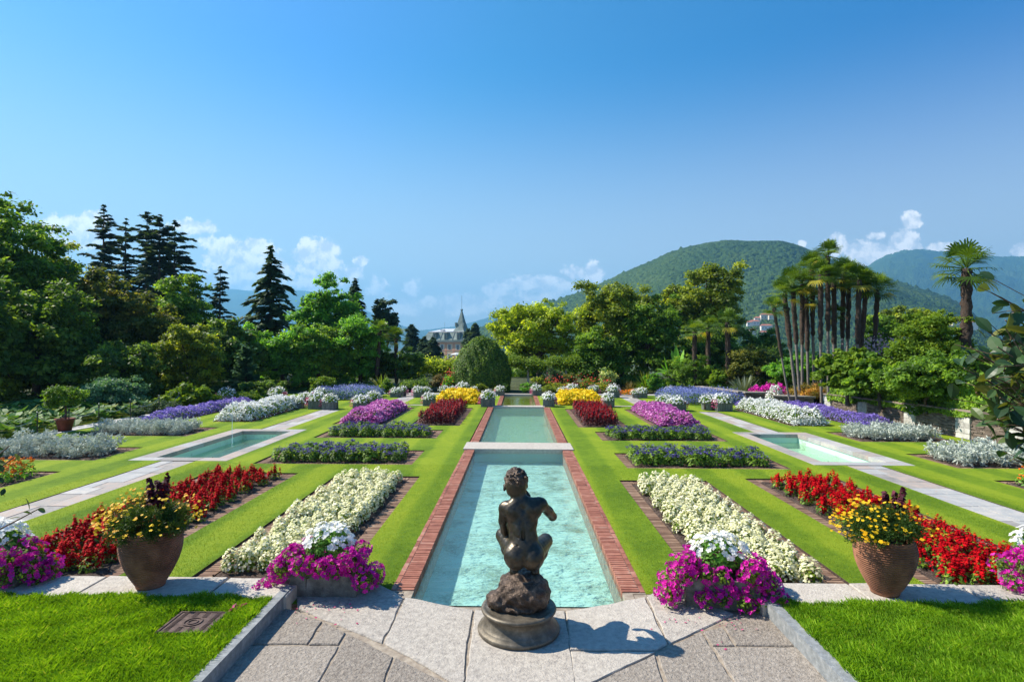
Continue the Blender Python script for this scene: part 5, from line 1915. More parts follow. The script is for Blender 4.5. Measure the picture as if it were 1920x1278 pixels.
while y < y1:
    L = r_.uniform(.6, 1.1)
    cb.box((-.14, y - 22, wallz(y)+.045), (.5, min(y + L, y1) - 22 - .01, wallz(y) + .10), r_.uniform(0, 1), 0, .006, r_)
    y += L
cb.build('capping', M['slate'], t)
# terrace ground behind wall
xs_ = np.linspace(15.3, 40, 12)
ys_ = np.linspace(8, 31, 12)
XX, YY = np.meshgrid(xs_, ys_, indexing='ij')
q_ = (np.arange(11)[:, None] * 12 + np.arange(11)).ravel()
struct(MB().add(np.c_[XX.ravel(), YY.ravel(), .78 - .018 * (YY.ravel() - 17) + 0 * XX.ravel()], np.c_[q_, q_ + 12, q_ + 13, q_ + 1]).build('terrace_ground', M['ground']))
MBB = MB().box((15.3, 8, -.1), (40, 8.2, .8)).box((15.3, 30.8, -.1), (40, 31, .52))
struct(MBB.build('terrace_bank', M['ground']))

# low stone walls with caps at the back
def low_wall(label, p0, p1, h, th=.35):
    a, b_ = np.array(p0, float), np.array(p1, float)
    L = np.linalg.norm(b_ - a)
    rz = math.atan2(b_[1] - a[1], b_[0] - a[0])
    t = thing('low_stone_wall', label, 'wall', (a[0], a[1], 0), rz, 'low walls at the back of the lawn')
    mb = MB()
    for c_ in range(7):
        x = 0
        while x < L:
            w_ = r_.uniform(.15, .4)
            mb.box((x + .004, -th / 2 - r_.uniform(0, .02), h * c_ / 7 + .003), (min(x + w_, L) - .004, th / 2, h * (c_ + 1) / 7 - .003), r_.uniform(0, 1), 0, .004, r_)
            x += w_
    mb.build('stonework', M['slate'], t)
    MB().box((-.08, -th / 2 - .08, h), (L + .08, th / 2 + .06, h + .07), .8, 0, .006, r_).build('stone_cap', M['slab_rough'], t)

pa, pb2 = at(1331, 752), at(1384, 757)
low_wall('low stone wall with flat cap running back behind the end tubs, wall side', (10.9, 34.5), (11.9, 30.6), .62)
low_wall('low capped stone wall facing the violet edging strip, wall side', (12.0, 30.4), (13.0, 30.4), .6)
low_wall('thin dark capped wall behind the long white bed, wall side', (13.2, 29.6), (14.9, 29.0), .5)
patch('violet_strip', 'small strip of violet flowers at the foot of the low stone wall', 11.3, 12.9, 29.6, 30.1, .2, 'leaf_mid', 'violet_petal', 300, 900, .06, .05)

# ================================================================ TREES
T = tree
# lotus side, from the picture edge towards the middle
T(101, 25, 95, 392, 700, 33, 'tall dark broadleaf tree at the picture edge behind the lotus pond', 'leaf_mid', nleaf=52000, ls=.2, nclus=230, cr=.2, trunk=.28, shell=.35, lump=.25)
T(102, 112, 66, 462, 720, 36, 'broadleaf tree with yellowing top beside the tall edge tree', 'leaf_olive', nleaf=34000, nclus=150, cr=.22, trunk=.22, lump=.22)
T(103, 185, 62, 500, 730, 34, 'olive brown leaved tree in front of the tall cedars', 'leaf_brownish', nleaf=26000, nclus=130, cr=.23, lump=.22)
T(104, 70, 100, 560, 775, 29, 'low dark tree filling the shade behind the lotus pond', 'leaf_dark', nleaf=42000, nclus=200, cr=.22, trunk=.2, ls=.17)
T(105, -40, 80, 520, 790, 26, 'dark tree mostly beyond the picture edge', 'leaf_dark', nleaf=26000, nclus=120, cr=.24)
T(106, 336, 58, 528, 690, 45, 'rounded green tree standing below the cedars', 'leaf_mid', nleaf=26000, nclus=120, cr=.24, ls=.22)
T(107, 270, 72, 572, 745, 34, 'rust tinged tree with broad uneven crown behind the lime leaves', 'leaf_brownish', nleaf=36000, nclus=150, cr=.22, ls=.17)
T(108, 362, 56, 615, 750, 32, 'yellow green maple in the middle of the dark trees', 'leaf_olive', nleaf=30000, nclus=130, cr=.22, ls=.14)
T(109, 432, 62, 600, 750, 37, 'dark glossy magnolia tree between maple and spreading cedar', 'leaf_dark', nleaf=30000, nclus=150, cr=.2, ls=.2)
T(110, 215, 70, 640, 765, 29, 'dark undergrowth tree behind the chain posts', 'leaf_dark', nleaf=26000, nclus=120, cr=.24, ls=.15)
T(111, 530, 66, 612, 742, 39, 'rounded mid green tree behind the round lime shrub', 'leaf_bright', nleaf=36000, nclus=150, cr=.22, ls=.16)
T(112, 612, 62, 532, 690, 46, 'feathery locust tree with flat spreading top', 'leaf_bright', nleaf=34000, nclus=150, cr=.2, ls=.2, lump=.3, trunk=.25)
T(113, 600, 66, 610, 742, 40, 'mid green tree under the feathery locust tree', 'leaf_mid', nleaf=32000, nclus=150, cr=.22, ls=.16)
T(114, 676, 52, 588, 735, 41, 'bright green leafy tree next to the small palms', 'leaf_bright', nleaf=34000, nclus=150, cr=.22, ls=.15)
T(115, 722, 30, 650, 738, 41.5, 'dark bushy tree behind the small palms', 'leaf_dark', nleaf=14000, nclus=70, cr=.28, ls=.16)
T(116, 768, 27, 655, 736, 40, 'dark rounded evergreen bush tree beside the palms', 'leaf_dark', nleaf=14000, nclus=80, cr=.25, ls=.13, asp=.4)
T(117, 815, 45, 680, 725, 60, 'bright mixed foliage in front of the villa', 'leaf_bright', nleaf=15000, nclus=80, cr=.26, ls=.2)
T(118, 745, 30, 690, 728, 55, 'yellow green vine covered tree under the villa', 'leaf_yellow', nleaf=9000, nclus=60, cr=.28, ls=.2)
# cedars and other conifers
conifer(201, 195, 52, 390, 640, 64, 'tall dark cedar with ragged crown, outermost of the cedar group', dens=75, levels=22, per=6, ls=.62, prof=.5, droop=.1, group='tall dark cedars')
conifer(202, 236, 40, 415, 640, 68, 'slimmer cedar between the outermost cedar and the central pair', dens=65, levels=20, per=6, ls=.62, prof=.5, droop=.1, group='tall dark cedars')
conifer(203, 276, 46, 404, 640, 63, 'tall cedar with bare lower trunk in the centre of the group', dens=75, levels=22, per=6, ls=.62, prof=.45, droop=.1, group='tall dark cedars')
conifer(204, 300, 44, 406, 640, 60, 'tall cedar twin standing close beside the central one', dens=75, levels=22, per=6, ls=.62, prof=.45, droop=.1, group='tall dark cedars')
conifer(205, 328, 58, 418, 640, 66, 'broad layered cedar at the inner end of the cedar group', dens=80, levels=22, per=6, ls=.62, prof=.5, droop=.1, group='tall dark cedars')
conifer(206, 413, 33, 503, 650, 60, 'small layered cedar apart from the tall cedar group', dens=60, levels=15, per=6, ls=.5, prof=.5, droop=.08)
conifer(207, 508, 60, 468, 640, 50, 'weeping cedar with drooping branches standing alone against the clouds', 'needle_grey', dens=70, levels=19, per=8, droop=.22, ls=.55, prof=.85, tipd=.7)
conifer(208, 666, 24, 525, 640, 62, 'dark narrow fir rising behind the bright trees', dens=60, levels=20, per=8, ls=.6, prof=.7)
conifer(209, 708, 13, 562, 650, 66, 'narrow dark cypress, pointed, left neighbour of the rounded cypress', dens=110, levels=26, per=9, ls=.4, droop=-.2, prof=.5)
T(210, 728, 17, 567, 650, 66, 'rounded dark evergreen beside the pointed cypress', 'needle_dark', nleaf=9000, nclus=60, ls=.3, cr=.3)
conifer(211, 772, 15, 610, 662, 120, 'dark cedar in front of the villa, nearest the cypresses', dens=60, levels=14, per=8, ls=1.3, prof=.5)
conifer(212, 796, 21, 633, 690, 100, 'broad blue green cedar hiding a villa corner, outer of two', 'needle_dark', dens=80, levels=14, per=9, ls=1.0, prof=.55)
conifer(213, 812, 18, 634, 690, 98, 'broad blue green cedar hiding the villa front, inner of two', 'needle_dark', dens=80, levels=14, per=9, ls=1.0, prof=.6)
conifer(214, 891, 13, 607, 660, 150, 'layered conifer beside the villa roof, above the clipped dome', 'needle_grey', dens=60, levels=14, per=8, ls=1.5, prof=.6)
conifer(215, 878, 10, 617, 660, 160, 'hazy smaller conifer beside the layered one at the villa', 'needle_grey', dens=60, levels=12, per=8, ls=1.5, prof=.6)
conifer(216, 462, 22, 645, 742, 34.5, 'soft blue green conifer shrub at the edge of the dark trees', 'leaf_blue', dens=110, levels=18, per=10, ls=.22, prof=.35, droop=-.1, tipd=.0)
# clipped dome
r_ = np.random.default_rng(61)
pd = atY(902, 728, 38.6)
t = thing('clipped_yew', 'huge smooth clipped dome of dark evergreen beyond the far pool', 'topiary', (pd[0], 38.6, 0))
n = 46000
d = sph(r_, n); d[:, 2] = np.abs(d[:, 2])
cl = 1 + .035 * np.sin(d[:, 0] * 11) * np.sin(d[:, 2] * 13) + .02 * np.sin(d[:, 0] * 31 + d[:, 1] * 17)
ex = np.array([1.95, 1.9, 3.62])
P = d * ex * (cl * r_.uniform(.93, 1.02, n))[:, None]
P[:, :2] *= (1 + .10 * np.sin(np.clip(P[:, 2:3] / 3.6, 0, 1) * PI))
MB().add(*leaves(r_, P, d + r_.normal(0, .35, (n, 3)), .10, .6), r_.uniform(0, 1, n)).build('foliage', M['leaf_dark'], t)
MB().tube(np.array([[0, 0, 0], [0, 0, 3.0]]), [.3, .2], 8).build('trunk', M['bark'], t)
# wall side, from the middle outwards
T(121, 1012, 74, 540, 712, 46, 'loose yellow green tree beside the clipped dome, branches showing through', 'leaf_yellow', nleaf=26000, nclus=120, cr=.21, ls=.2, lump=.3, trunk=.24, shell=.4, limbs=26)
T(122, 965, 34, 572, 660, 60, 'paler green tree top behind the yellow green tree', 'leaf_olive', nleaf=9000, nclus=60, cr=.26, ls=.25)
T(123, 1165, 84, 532, 716, 45, 'broad dark olive tree in the middle of the wall side', 'leaf_olive', nleaf=52000, nclus=190, cr=.2, ls=.18, trunk=.32, lump=.24)
T(124, 1215, 60, 560, 712, 43, 'dark leafy tree merging with the broad olive tree', 'leaf_mid', nleaf=36000, nclus=150, cr=.22, ls=.18)
T(125, 1120, 50, 620, 725, 42, 'low dark tree in the shade of the broad olive tree', 'leaf_mid', nleaf=24000, nclus=110, cr=.24, ls=.15)
T(126, 1335, 62, 500, 668, 52, 'tall airy olive coloured tree with twisting branches before the hill', 'leaf_olive', nleaf=30000, nclus=130, cr=.2, ls=.22, lump=.3, trunk=.3, shell=.4, limbs=26)
T(127, 1272, 40, 520, 650, 54, 'upright tree top between the broad olive tree and the tall airy one', 'leaf_olive', nleaf=18000, nclus=90, cr=.23, ls=.22)
T(128, 1330, 66, 600, 712, 46, 'dark tree mass behind the three slim palms', 'leaf_dark', nleaf=34000, nclus=140, cr=.22, ls=.18)
T(129, 1425, 48, 620, 708, 50, 'very dark evergreen tree behind the rusty shrubs', 'leaf_dark', nleaf=24000, nclus=110, cr=.22, ls=.18)
T(130, 1290, 38, 668, 738, 38, 'dense feathery bamboo like bush behind the banana plant', 'leaf_mid', nleaf=18000, nclus=90, cr=.24, ls=.13, asp=.25)
T(131, 1420, 58, 655, 735, 36.5, 'rust tinged spreading shrub beside the palm group', 'leaf_brownish', nleaf=24000, nclus=120, cr=.22, ls=.12, trunk=.08)
T(132, 1490, 40, 660, 728, 33, 'bright green shrub behind the leaning palm trunks', 'leaf_bright', nleaf=15000, nclus=80, cr=.25, ls=.12, trunk=.08)
T(133, 1700, 50, 575, 650, 52, 'dark tree beyond the bright shrubs under the hill', 'leaf_olive', nleaf=16000, nclus=90, cr=.25, ls=.24)
T(134, 1650, 36, 590, 660, 44, 'dark green shrub tree behind the pink oleander', 'leaf_mid', nleaf=14000, nclus=80, cr=.25, ls=.16)
T(135, 1590, 52, 645, 752, 25, 'climbing vine with large heart shaped leaves hanging over the wall', 'leaf_lime', nleaf=12000, nclus=100, cr=.22, ls=.17, trunk=.08, asp=.8, base=.6)
T(136, 1650, 46, 665, 756, 23.5, 'dark leaved vine hanging over the wall between the piers', 'leaf_mid', nleaf=11000, nclus=90, cr=.22, ls=.15, trunk=.08, asp=.8, base=.6)
T(137, 1742, 70, 588, 720, 23, 'rounded bright green wisteria on the wall', 'leaf_lime', nleaf=42000, nclus=150, cr=.22, ls=.10, asp=.45, trunk=.09, base=.7)
T(138, 1735, 85, 660, 765, 21, 'lower dark green skirt of the wisteria hanging over the wall', 'leaf_mid', nleaf=30000, nclus=140, cr=.2, ls=.10, asp=.5, trunk=.06, base=.7)
T(139, 1830, 42, 640, 760, 21, 'dark shrub behind the wall near the picture edge', 'leaf_mid', nleaf=14000, nclus=90, cr=.24, ls=.11, base=.7, trunk=.06)
T(140, 1640, 44, 640, 690, 30, 'oleander bush with pale green leaves behind the vine', 'leaf_olive', nleaf=9000, nclus=60, cr=.26, ls=.14, asp=.3, base=.6)
T(141, 1910, 40, 640, 720, 30, 'dark tree behind the big leaved magnolia at the picture edge', 'leaf_dark', nleaf=10000, nclus=70, cr=.25, ls=.15, base=.6)
c = atY(1645, 655, 29.4)
n = 420
P = c + r_.normal(0, 1, (n, 3)) * [.75, .2, .38]
o = MB().add(*leaves(r_, P - c, r_.normal(0, .5, (n, 3)) + [0, -1, .4], .11, .85), r_.uniform(0, 1, n)).build('oleander_blossoms', P_('pale_pink_petal', [G(.6, .38, .42), G(.75, .55, .58)]), loc=tuple(c))
tag(o, 'pale pink blossoms of the oleander showing between vine and wisteria', 'blossoms', kind='stuff')
n = 15000
y_ = r_.uniform(17.4, 27.6, n)
hang = .35 + .35 * np.sin(y_ * 2.1) * np.sin(y_ * .9 + 1)
xx = 14.85 + np.abs(r_.normal(.25, .55, n))
zz = np.where(xx < 15.0, wallz(y_) + r_.uniform(-1, .6, n) * np.clip(hang, .05, 1) * .42, wallz(y_) + r_.uniform(0, 1.3, n) * (xx - 14.7))
o = MB().add(*leaves(r_, np.c_[xx - .04, y_, zz] - [15, 22.5, 0], r_.normal(0, .5, (n, 3)) + [-.5, -.4, .5], .13, .8), np.clip(.5 + .3 * np.sin(y_ * 1.7) + r_.normal(0, .2, n), 0, 1)).build('climbing_vine', M['leaf_mid'], loc=(15, 22.5, 0))
tag(o, 'ragged fringe of vine leaves hanging over the top of the stone wall', 'vine', kind='stuff')
# gnarled wisteria trunk leaning over the wall
a = atY(1850, 815, 18.6)
P = [(a[0], 18.6, 0), *[tuple(atY(x, y, Y)) for x, y, Y in ((1838, 800, 18.8), (1828, 782, 19.2), (1808, 765, 19.9), (1785, 752, 20.6), (1765, 745, 21.2))]]
P = np.array(P)
o = MB().tube(P - P[0], [.16, .13, .12, .12, .10, .07], 9, bump=.15, rng=r_).build('wisteria_trunk', M['bark'], smooth=True, loc=tuple(P[0]))
tag(o, 'thick gnarled wisteria trunk leaning in front of the stone wall', 'tree trunk')

# low wood filling the view between the garden trees
r_ = np.random.default_rng(88)
mb = MB()
for (pxa, pxb, pt, Yw, nn) in ((-160, 330, 640, 44, 26000), (330, 640, 655, 52, 17000), (640, 790, 668, 56, 8000), (950, 1110, 668, 58, 8000), (1110, 1480, 655, 54, 18000), (1480, 1780, 655, 50, 12000), (1780, 2050, 640, 40, 8000)):
    xa, xb, zt = atY(pxa, 650, Yw)[0], atY(pxb, 650, Yw)[0], atY(960, pt, Yw)[2]
    nc_ = int((xb - xa) * 1.3) + 6
    C = np.c_[r_.uniform(xa, xb, nc_), Yw + r_.uniform(-2, 2, nc_), zt * r_.uniform(.05, .9, nc_)]
    k = r_.integers(0, nc_, nn)
    d = sph(r_, nn)
    P = C[k] + d * [1.5, 1.2, .9] * r_.uniform(.4, 1, (nn, 1))
    P[:, 2] = np.maximum(P[:, 2], .0)
    mb.add(*leaves(r_, P, d + [0, -.2, .6], .28, .6), np.clip(r_.uniform(0, 1, nc_)[k] * .6 + r_.uniform(0, .4, nn), 0, 1))
tag(mb.build('woodland', M['leaf_mid']), 'low green wood behind the garden trees', kind='stuff')

mb = MB()
for (pxa, pxb, pt, Yw, nn) in ((-150, 90, 700, 30.5, 16000), (90, 300, 715, 31.5, 14000), (300, 480, 722, 35, 9000), (480, 700, 722, 40, 9000), (1130, 1260, 715, 43, 6000), (1370, 1480, 715, 36, 6000)):
    xa, xb, zt = atY(pxa, 700, Yw)[0], atY(pxb, 700, Yw)[0], atY(960, pt, Yw)[2]
    nc_ = int((xb - xa) * 2.2) + 6
    C = np.c_[r_.uniform(xa, xb, nc_), Yw + r_.uniform(-1, 1, nc_), zt * r_.uniform(.05, .8, nc_)]
    k = r_.integers(0, nc_, nn)
    d = sph(r_, nn)
    P = C[k] + d * [.8, .7, .55] * r_.uniform(.4, 1, (nn, 1))
    P[:, 2] = np.maximum(P[:, 2], .0)
    mb.add(*leaves(r_, P, d + [0, -.2, .6], .16, .6), np.clip(r_.uniform(0, 1, nc_)[k] * .6 + r_.uniform(0, .4, nn), 0, 1))
tag(mb.build('undergrowth', M['leaf_dark']), 'dark undergrowth beneath the garden trees', kind='stuff')

# ---- shrubs near the back of the lawn
S = shrub
S(301, 604, 25, 708, 746, 33.5, 'round lime green shrub behind the corner tubs', 'leaf_lime', nleaf=7000, ls=.13)
S(302, 350, 50, 728, 768, 27, 'spreading lime leaved shrub beyond the violet bed', 'leaf_lime', nleaf=4500, ls=.2, nclus=60, cr=.24, lump=.3)
S(303, 460, 25, 736, 756, 30.5, 'small lime green bush beside the dark hedge', 'leaf_lime', nleaf=3500, ls=.13)
S(304, 486, 37, 716, 752, 33, 'dark rounded hedge with brownish top', 'leaf_dark', nleaf=14000, ls=.10, nclus=110, cr=.2, shell=.8)
S(305, 256, 15, 768, 788, 23.6, 'small grey green rounded shrub at the end of the violet bed', 'needle_grey', nleaf=3500, ls=.07)
S(306, 300, 36, 756, 776, 25, 'low grey green plants behind the violet bed', 'needle_grey', nleaf=4500, ls=.08)
S(307, 210, 60, 712, 775, 26.5, 'dark blue green shrub behind the chain posts', 'leaf_blue', nleaf=15000, ls=.10, nclus=110, cr=.24)
S(308, 725, 15, 714, 744, 36, 'small green bush by the slim palm trunk', 'leaf_mid', nleaf=3500, ls=.1)
S(309, 902, 13, 721, 741, 36.3, 'clipped rounded bush in front of the dome, outer', 'leaf_olive', nleaf=5000, ls=.07, shell=.9, nclus=60)
S(310, 921, 9, 716, 730, 37, 'small clipped ball bush peeping behind the rounded one', 'leaf_olive', nleaf=3000, ls=.07, shell=.9)
S(311, 932, 7, 724, 741, 36, 'yellowish clipped bush beside the orange flowered tub', 'leaf_yellow', nleaf=2000, ls=.07)
S(312, 946, 9, 718, 741, 36.5, 'dark egg shaped clipped bush by the pool end, dome side', 'leaf_dark', nleaf=3000, ls=.06, shell=.9)
S(313, 988, 11, 717, 740, 36.5, 'bright green egg shaped clipped bush by the pool end', 'leaf_bright', nleaf=4500, ls=.06, shell=.9)
S(314, 1003, 9, 720, 738, 37, 'blue grey rounded bush next to the egg shaped one', 'leaf_blue', nleaf=2500, ls=.07)
S(315, 1030, 15, 724, 742, 36.3, 'clipped rounded green bush in front of the mixed border', 'leaf_olive', nleaf=5000, ls=.07, shell=.9, nclus=60)
S(316, 1014, 14, 703, 730, 38.5, 'mid green round shrub in the mixed border, nearest the pool', 'leaf_olive', nleaf=4500, ls=.1)
S(317, 1040, 20, 693, 730, 40, 'grey green tall shrub under the pergola', 'needle_grey', nleaf=6000, ls=.1)
S(318, 1068, 15, 697, 728, 39.5, 'orange tinged upright shrub in the mixed border', 'leaf_brownish', nleaf=5000, ls=.1)
S(319, 1100, 16, 712, 738, 38, 'lime green shrub in the mixed border', 'leaf_olive', nleaf=4500, ls=.1)
S(320, 1140, 17, 690, 742, 39, 'variegated cream leaved shrub beside the dark tree', 'leaf_variegated', nleaf=4500, ls=.11)
S(321, 1345, 20, 695, 745, 36, 'broad leaved green and yellow shrub between the palms', 'leaf_lime', nleaf=2200, ls=.22, asp=.7)
S(322, 1225, 18, 700, 742, 38, 'bright green shrub at the foot of the banana plant', 'leaf_bright', nleaf=4500, ls=.14)
S(323, 820, 14, 700, 740, 38.5, 'dry golden conifer bush by the red cannas', 'dry_leaf', nleaf=3500, ls=.1)
S(324, 780, 32, 712, 742, 38, 'dark purplish spreading shrub under the trees', 'leaf_dark', nleaf=8000, ls=.1)
S(325, 837, 14, 708, 732, 38.6, 'lime green leafy bush above the red cannas', 'leaf_lime', nleaf=2500, ls=.14)
S(326, 1520, 34, 722, 752, 29.8, 'rusty golden grassy shrub at the foot of the palm group', 'leaf_rust', nleaf=7000, ls=.13, asp=.2)
S(327, 1180, 30, 705, 738, 41, 'dark shrubs around the trunk of the broad olive tree', 'leaf_dark', nleaf=8000, ls=.12)
S(328, 1085, 14, 716, 740, 38, 'red leaved low shrub in the mixed border', 'bronze_leaf', nleaf=2500, ls=.1)
S(329, 1460, 22, 700, 745, 33, 'dark green shrub right behind the magenta mound', 'leaf_mid', nleaf=5000, ls=.1)
S(330, 1850, 22, 728, 752, 20.2, 'small yellow green shrub above the wall behind the magnolia', 'leaf_lime', nleaf=3000, ls=.1, base=.7)

# long leaved tufts
def tuft(seed, px, Y, h, w_, n, label, mat, name='grass_clump', z=0, wd=.035):
    r_ = np.random.default_rng(seed)
    x = atY(px, 700, Y)[0]
    mb = MB()
    for k in range(n):
        a = r_.uniform(0, 6.28)
        el = r_.uniform(.35, 1.4)
        L = h * r_.uniform(.8, 1.2)
        d = np.array([math.cos(a) * math.cos(el) * w_ / h * 1.3, math.sin(a) * math.cos(el) * w_ / h * 1.3, math.sin(el)])
        s = np.array([-math.sin(a), math.cos(a), 0]) * wd
        u = np.array([0, .5, .8, 1.0])
        P = np.array([d * L * q_ - np.array([0, 0, .35 * L * q_ ** 2.5 * math.cos(el)]) for q_ in u])
        P[:, 2] = np.maximum(P[:, 2], .01)
        V = [P[0] - s * .6, P[0] + s * .6, P[1] + s, P[1] - s, P[2] + s * .7, P[2] - s * .7, P[3]]
        rn = r_.uniform(0, 1)
        mb.add(V, [(0, 1, 2, 3), (3, 2, 4, 5)], rn)
        mb.add([V[5], V[4], V[6]], [(0, 1, 2)], rn)
    return tag(mb.build(name, M[mat], loc=(x, Y, z)), label, 'plant')

tuft(401, 1396, 34.5, 1.35, 1.5, 240, 'large silvery green sword leaved clump beside the low stone wall', 'silver_green')
tuft(402, 1212, 38, 1.5, 1.1, 120, 'dark spiky sago like clump beside the far tubs', 'palm_leaf')
tuft(403, 716, 37.5, 1.2, 1.0, 90, 'arching fern like clump beside the slim palm trunk', 'palm_leaf')
tuft(404, 1180, 37.5, .9, .7, 110, 'thin dry grass clump behind the far tubs', 'dry_leaf', wd=.012)
tuft(405, 1200, 37.2, .6, .8, 90, 'rounded golden green grassy clump by the far tubs', 'leaf_olive')

# banana plant
r_ = np.random.default_rng(71)
bx = atY(1272, 700, 39)
t = thing('banana_plant', 'banana plant with long upright bright green leaves beside the slim palms', 'banana plant', (bx[0], 39, 0))
tb = MB()
for i, (sx_, h) in enumerate(((0, 1.6), (.5, 1.3), (-.5, 1.1))):
    tb.tube(np.array([[sx_, 0, 0], [sx_ * 1.1, 0, h * .6], [sx_ * 1.2, 0, h]]), [.14, .11, .08], 8)
tb.build('stem', M['palm_bark_pale'], t, True)
for i in range(17):
    j = i % 3
    sx_, h = ((0, 1.6), (.55, 1.3), (-.6, 1.1))[j]
    a = r_.uniform(0, 6.28)
    el = r_.uniform(.5, 1.45)
    L = r_.uniform(1.2, 1.9)
    d = np.array([math.cos(a) * math.cos(el), math.sin(a) * math.cos(el), math.sin(el)])
    s = np.array([-math.sin(a), math.cos(a), 0])
    u = np.linspace(0, 1, 9)
    C = np.array([sx_, 0, h]) + d * (L * u)[:, None]
    C[:, 2] -= .55 * L * u ** 2.2 * math.cos(el)
    w_ = .22 * np.sin(np.clip(u * 1.05 + .06, 0, 1) * PI) ** .6 * (u > .08) + .012
    upv = np.cross(s, d)
    mb = MB()
    V = []
    for k in range(9):
        V += [C[k] - s * w_[k] + upv * w_[k] * .25, C[k], C[k] + s * w_[k] + upv * w_[k] * .25]
    F = []
    for k in range(8):
        F += [(3 * k, 3 * k + 1, 3 * k + 4, 3 * k + 3), (3 * k + 1, 3 * k + 2, 3 * k + 5, 3 * k + 4)]
    mb.add(V, F, r_.uniform(.3, 1))
    mb.build('leaf', M['leaf_bright'], t)

# pergola with vines behind the mixed border
t = thing('pergola', 'long pergola smothered in bright vine leaves behind the mixed border', 'pergola', (3.3, 42, 0))
X0, X1 = atY(952, 700, 42)[0] - 3.3, atY(1135, 700, 42)[0] - 3.3
for x in np.linspace(X0 + .1, X1 - .1, 6):
    MB().box((x - .07, -.07, 0), (x + .07, .07, 1.55)).build('post', M['white_stone'], t)
MB().box((X0, -.1, 1.55), (X1, .1, 1.7)).build('beam', M['bark'], t)
n = 12000
x = r_.uniform(X0, X1, n)
P = np.c_[x, r_.normal(0, .45, n), 1.78 + .22 * np.sin(x * 3) * np.sin(x * 1.3) + r_.normal(0, .22, n)]
MB().add(*leaves(r_, P, r_.normal(0, .5, (n, 3)) + [0, -.3, .7], .13, .75), r_.uniform(0, 1, n)).build('vine', M['leaf_lime'], t)
t = thing('hedge_arbour', 'flat topped yellow green vine screen under the villa, beside the dome', 'hedge', (-6.2, 42, 0))
n = 9000
P = np.c_[r_.uniform(-1.4, 2.0, n), r_.normal(0, .4, n), 1.5 + r_.normal(0, .28, n)]
MB().add(*leaves(r_, P, r_.normal(0, .5, (n, 3)) + [0, -.3, .7], .13, .75), r_.uniform(0, 1, n)).build('foliage', M['leaf_yellow'], t)
for x in (-1.2, .4, 1.8):
    MB().box((x - .06, -.06, 0), (x + .06, .06, 1.4)).build('post', M['bark'], t)

# ---- fan palms
fan_palm(501, 1303, (1302, 622), 37.5, 27, 'slim palm with dark crown, outer of three near the banana plant', tr=.13, shag=.9, variant=0, group='three slim palms')
fan_palm(502, 1329, (1328, 614), 39, 27, 'slim palm with mid height crown, middle of three near the banana plant', tr=.13, shag=.9, variant=1, group='three slim palms')
fan_palm(503, 1366, (1364, 604), 36.5, 31, 'slim palm with bright crown, tallest of three, nearest the palm group', tr=.14, shag=.95, variant=2, group='three slim palms')
fan_palm(504, 705, (712, 620), 40, 24, 'slim palm in front of the bright leafy tree, lotus side', tr=.13, shag=.8, variant=0, group='two palms on the lotus side')
fan_palm(505, 744, (742, 634), 41, 26, 'dark crowned palm next to the evergreen bush, lotus side', tr=.13, shag=.9, variant=1, group='two palms on the lotus side')
PG = [(1481, 1451, 574, 'outermost leaning palm of the group with lowest crown'), (1494, 1471, 546, 'second leaning palm of the group, slender'),
      (1500, 1486, 527, 'palm with thick shaggy upper trunk near the leaning edge'), (1504, 1504, 530, 'palm directly behind the shaggy one'),
      (1527, 1522, 500, 'palm with high crown on a straight grey trunk, left of the tallest'), (1540, 1538, 512, 'palm half hidden between the two highest'),
      (1553, 1552, 477, 'tallest palm in the middle of the group'), (1563, 1564, 526, 'palm behind the tallest one, crown below it'),
      (1578, 1581, 508, 'palm just beyond the tallest, slightly leaning'), (1586, 1592, 514, 'palm with dark thick trunk past the middle'),
      (1604, 1611, 522, 'palm with bluish dark crown towards the single palm'), (1602, 1625, 536, 'thin palm behind the last two of the group'),
      (1634, 1645, 538, 'last palm of the group, trunk dark and leaning away'), (1566, 1566, 588, 'small low palm inside the group'), (1516, 1512, 556, 'low crowned palm hidden among the grey trunks')]
for i, (bx_, tx_, ty_, lab) in enumerate(PG):
    Yp = 28.5 + (i % 5) * .55
    fan_palm(510 + i, bx_, (tx_, ty_ + 3), Yp, 34 if ty_ < 570 else 24, lab, base_z=.35, group='palm group beyond the wall', tr=.105 if ty_ < 570 else .07, shag=.52, variant=i % 3)
fan_palm(530, 1811, (1812, 503), 22, 58, 'single large fan palm rising alone above the bright shrubs', base_z=.6, tr=.16, shag=.97, variant=2)

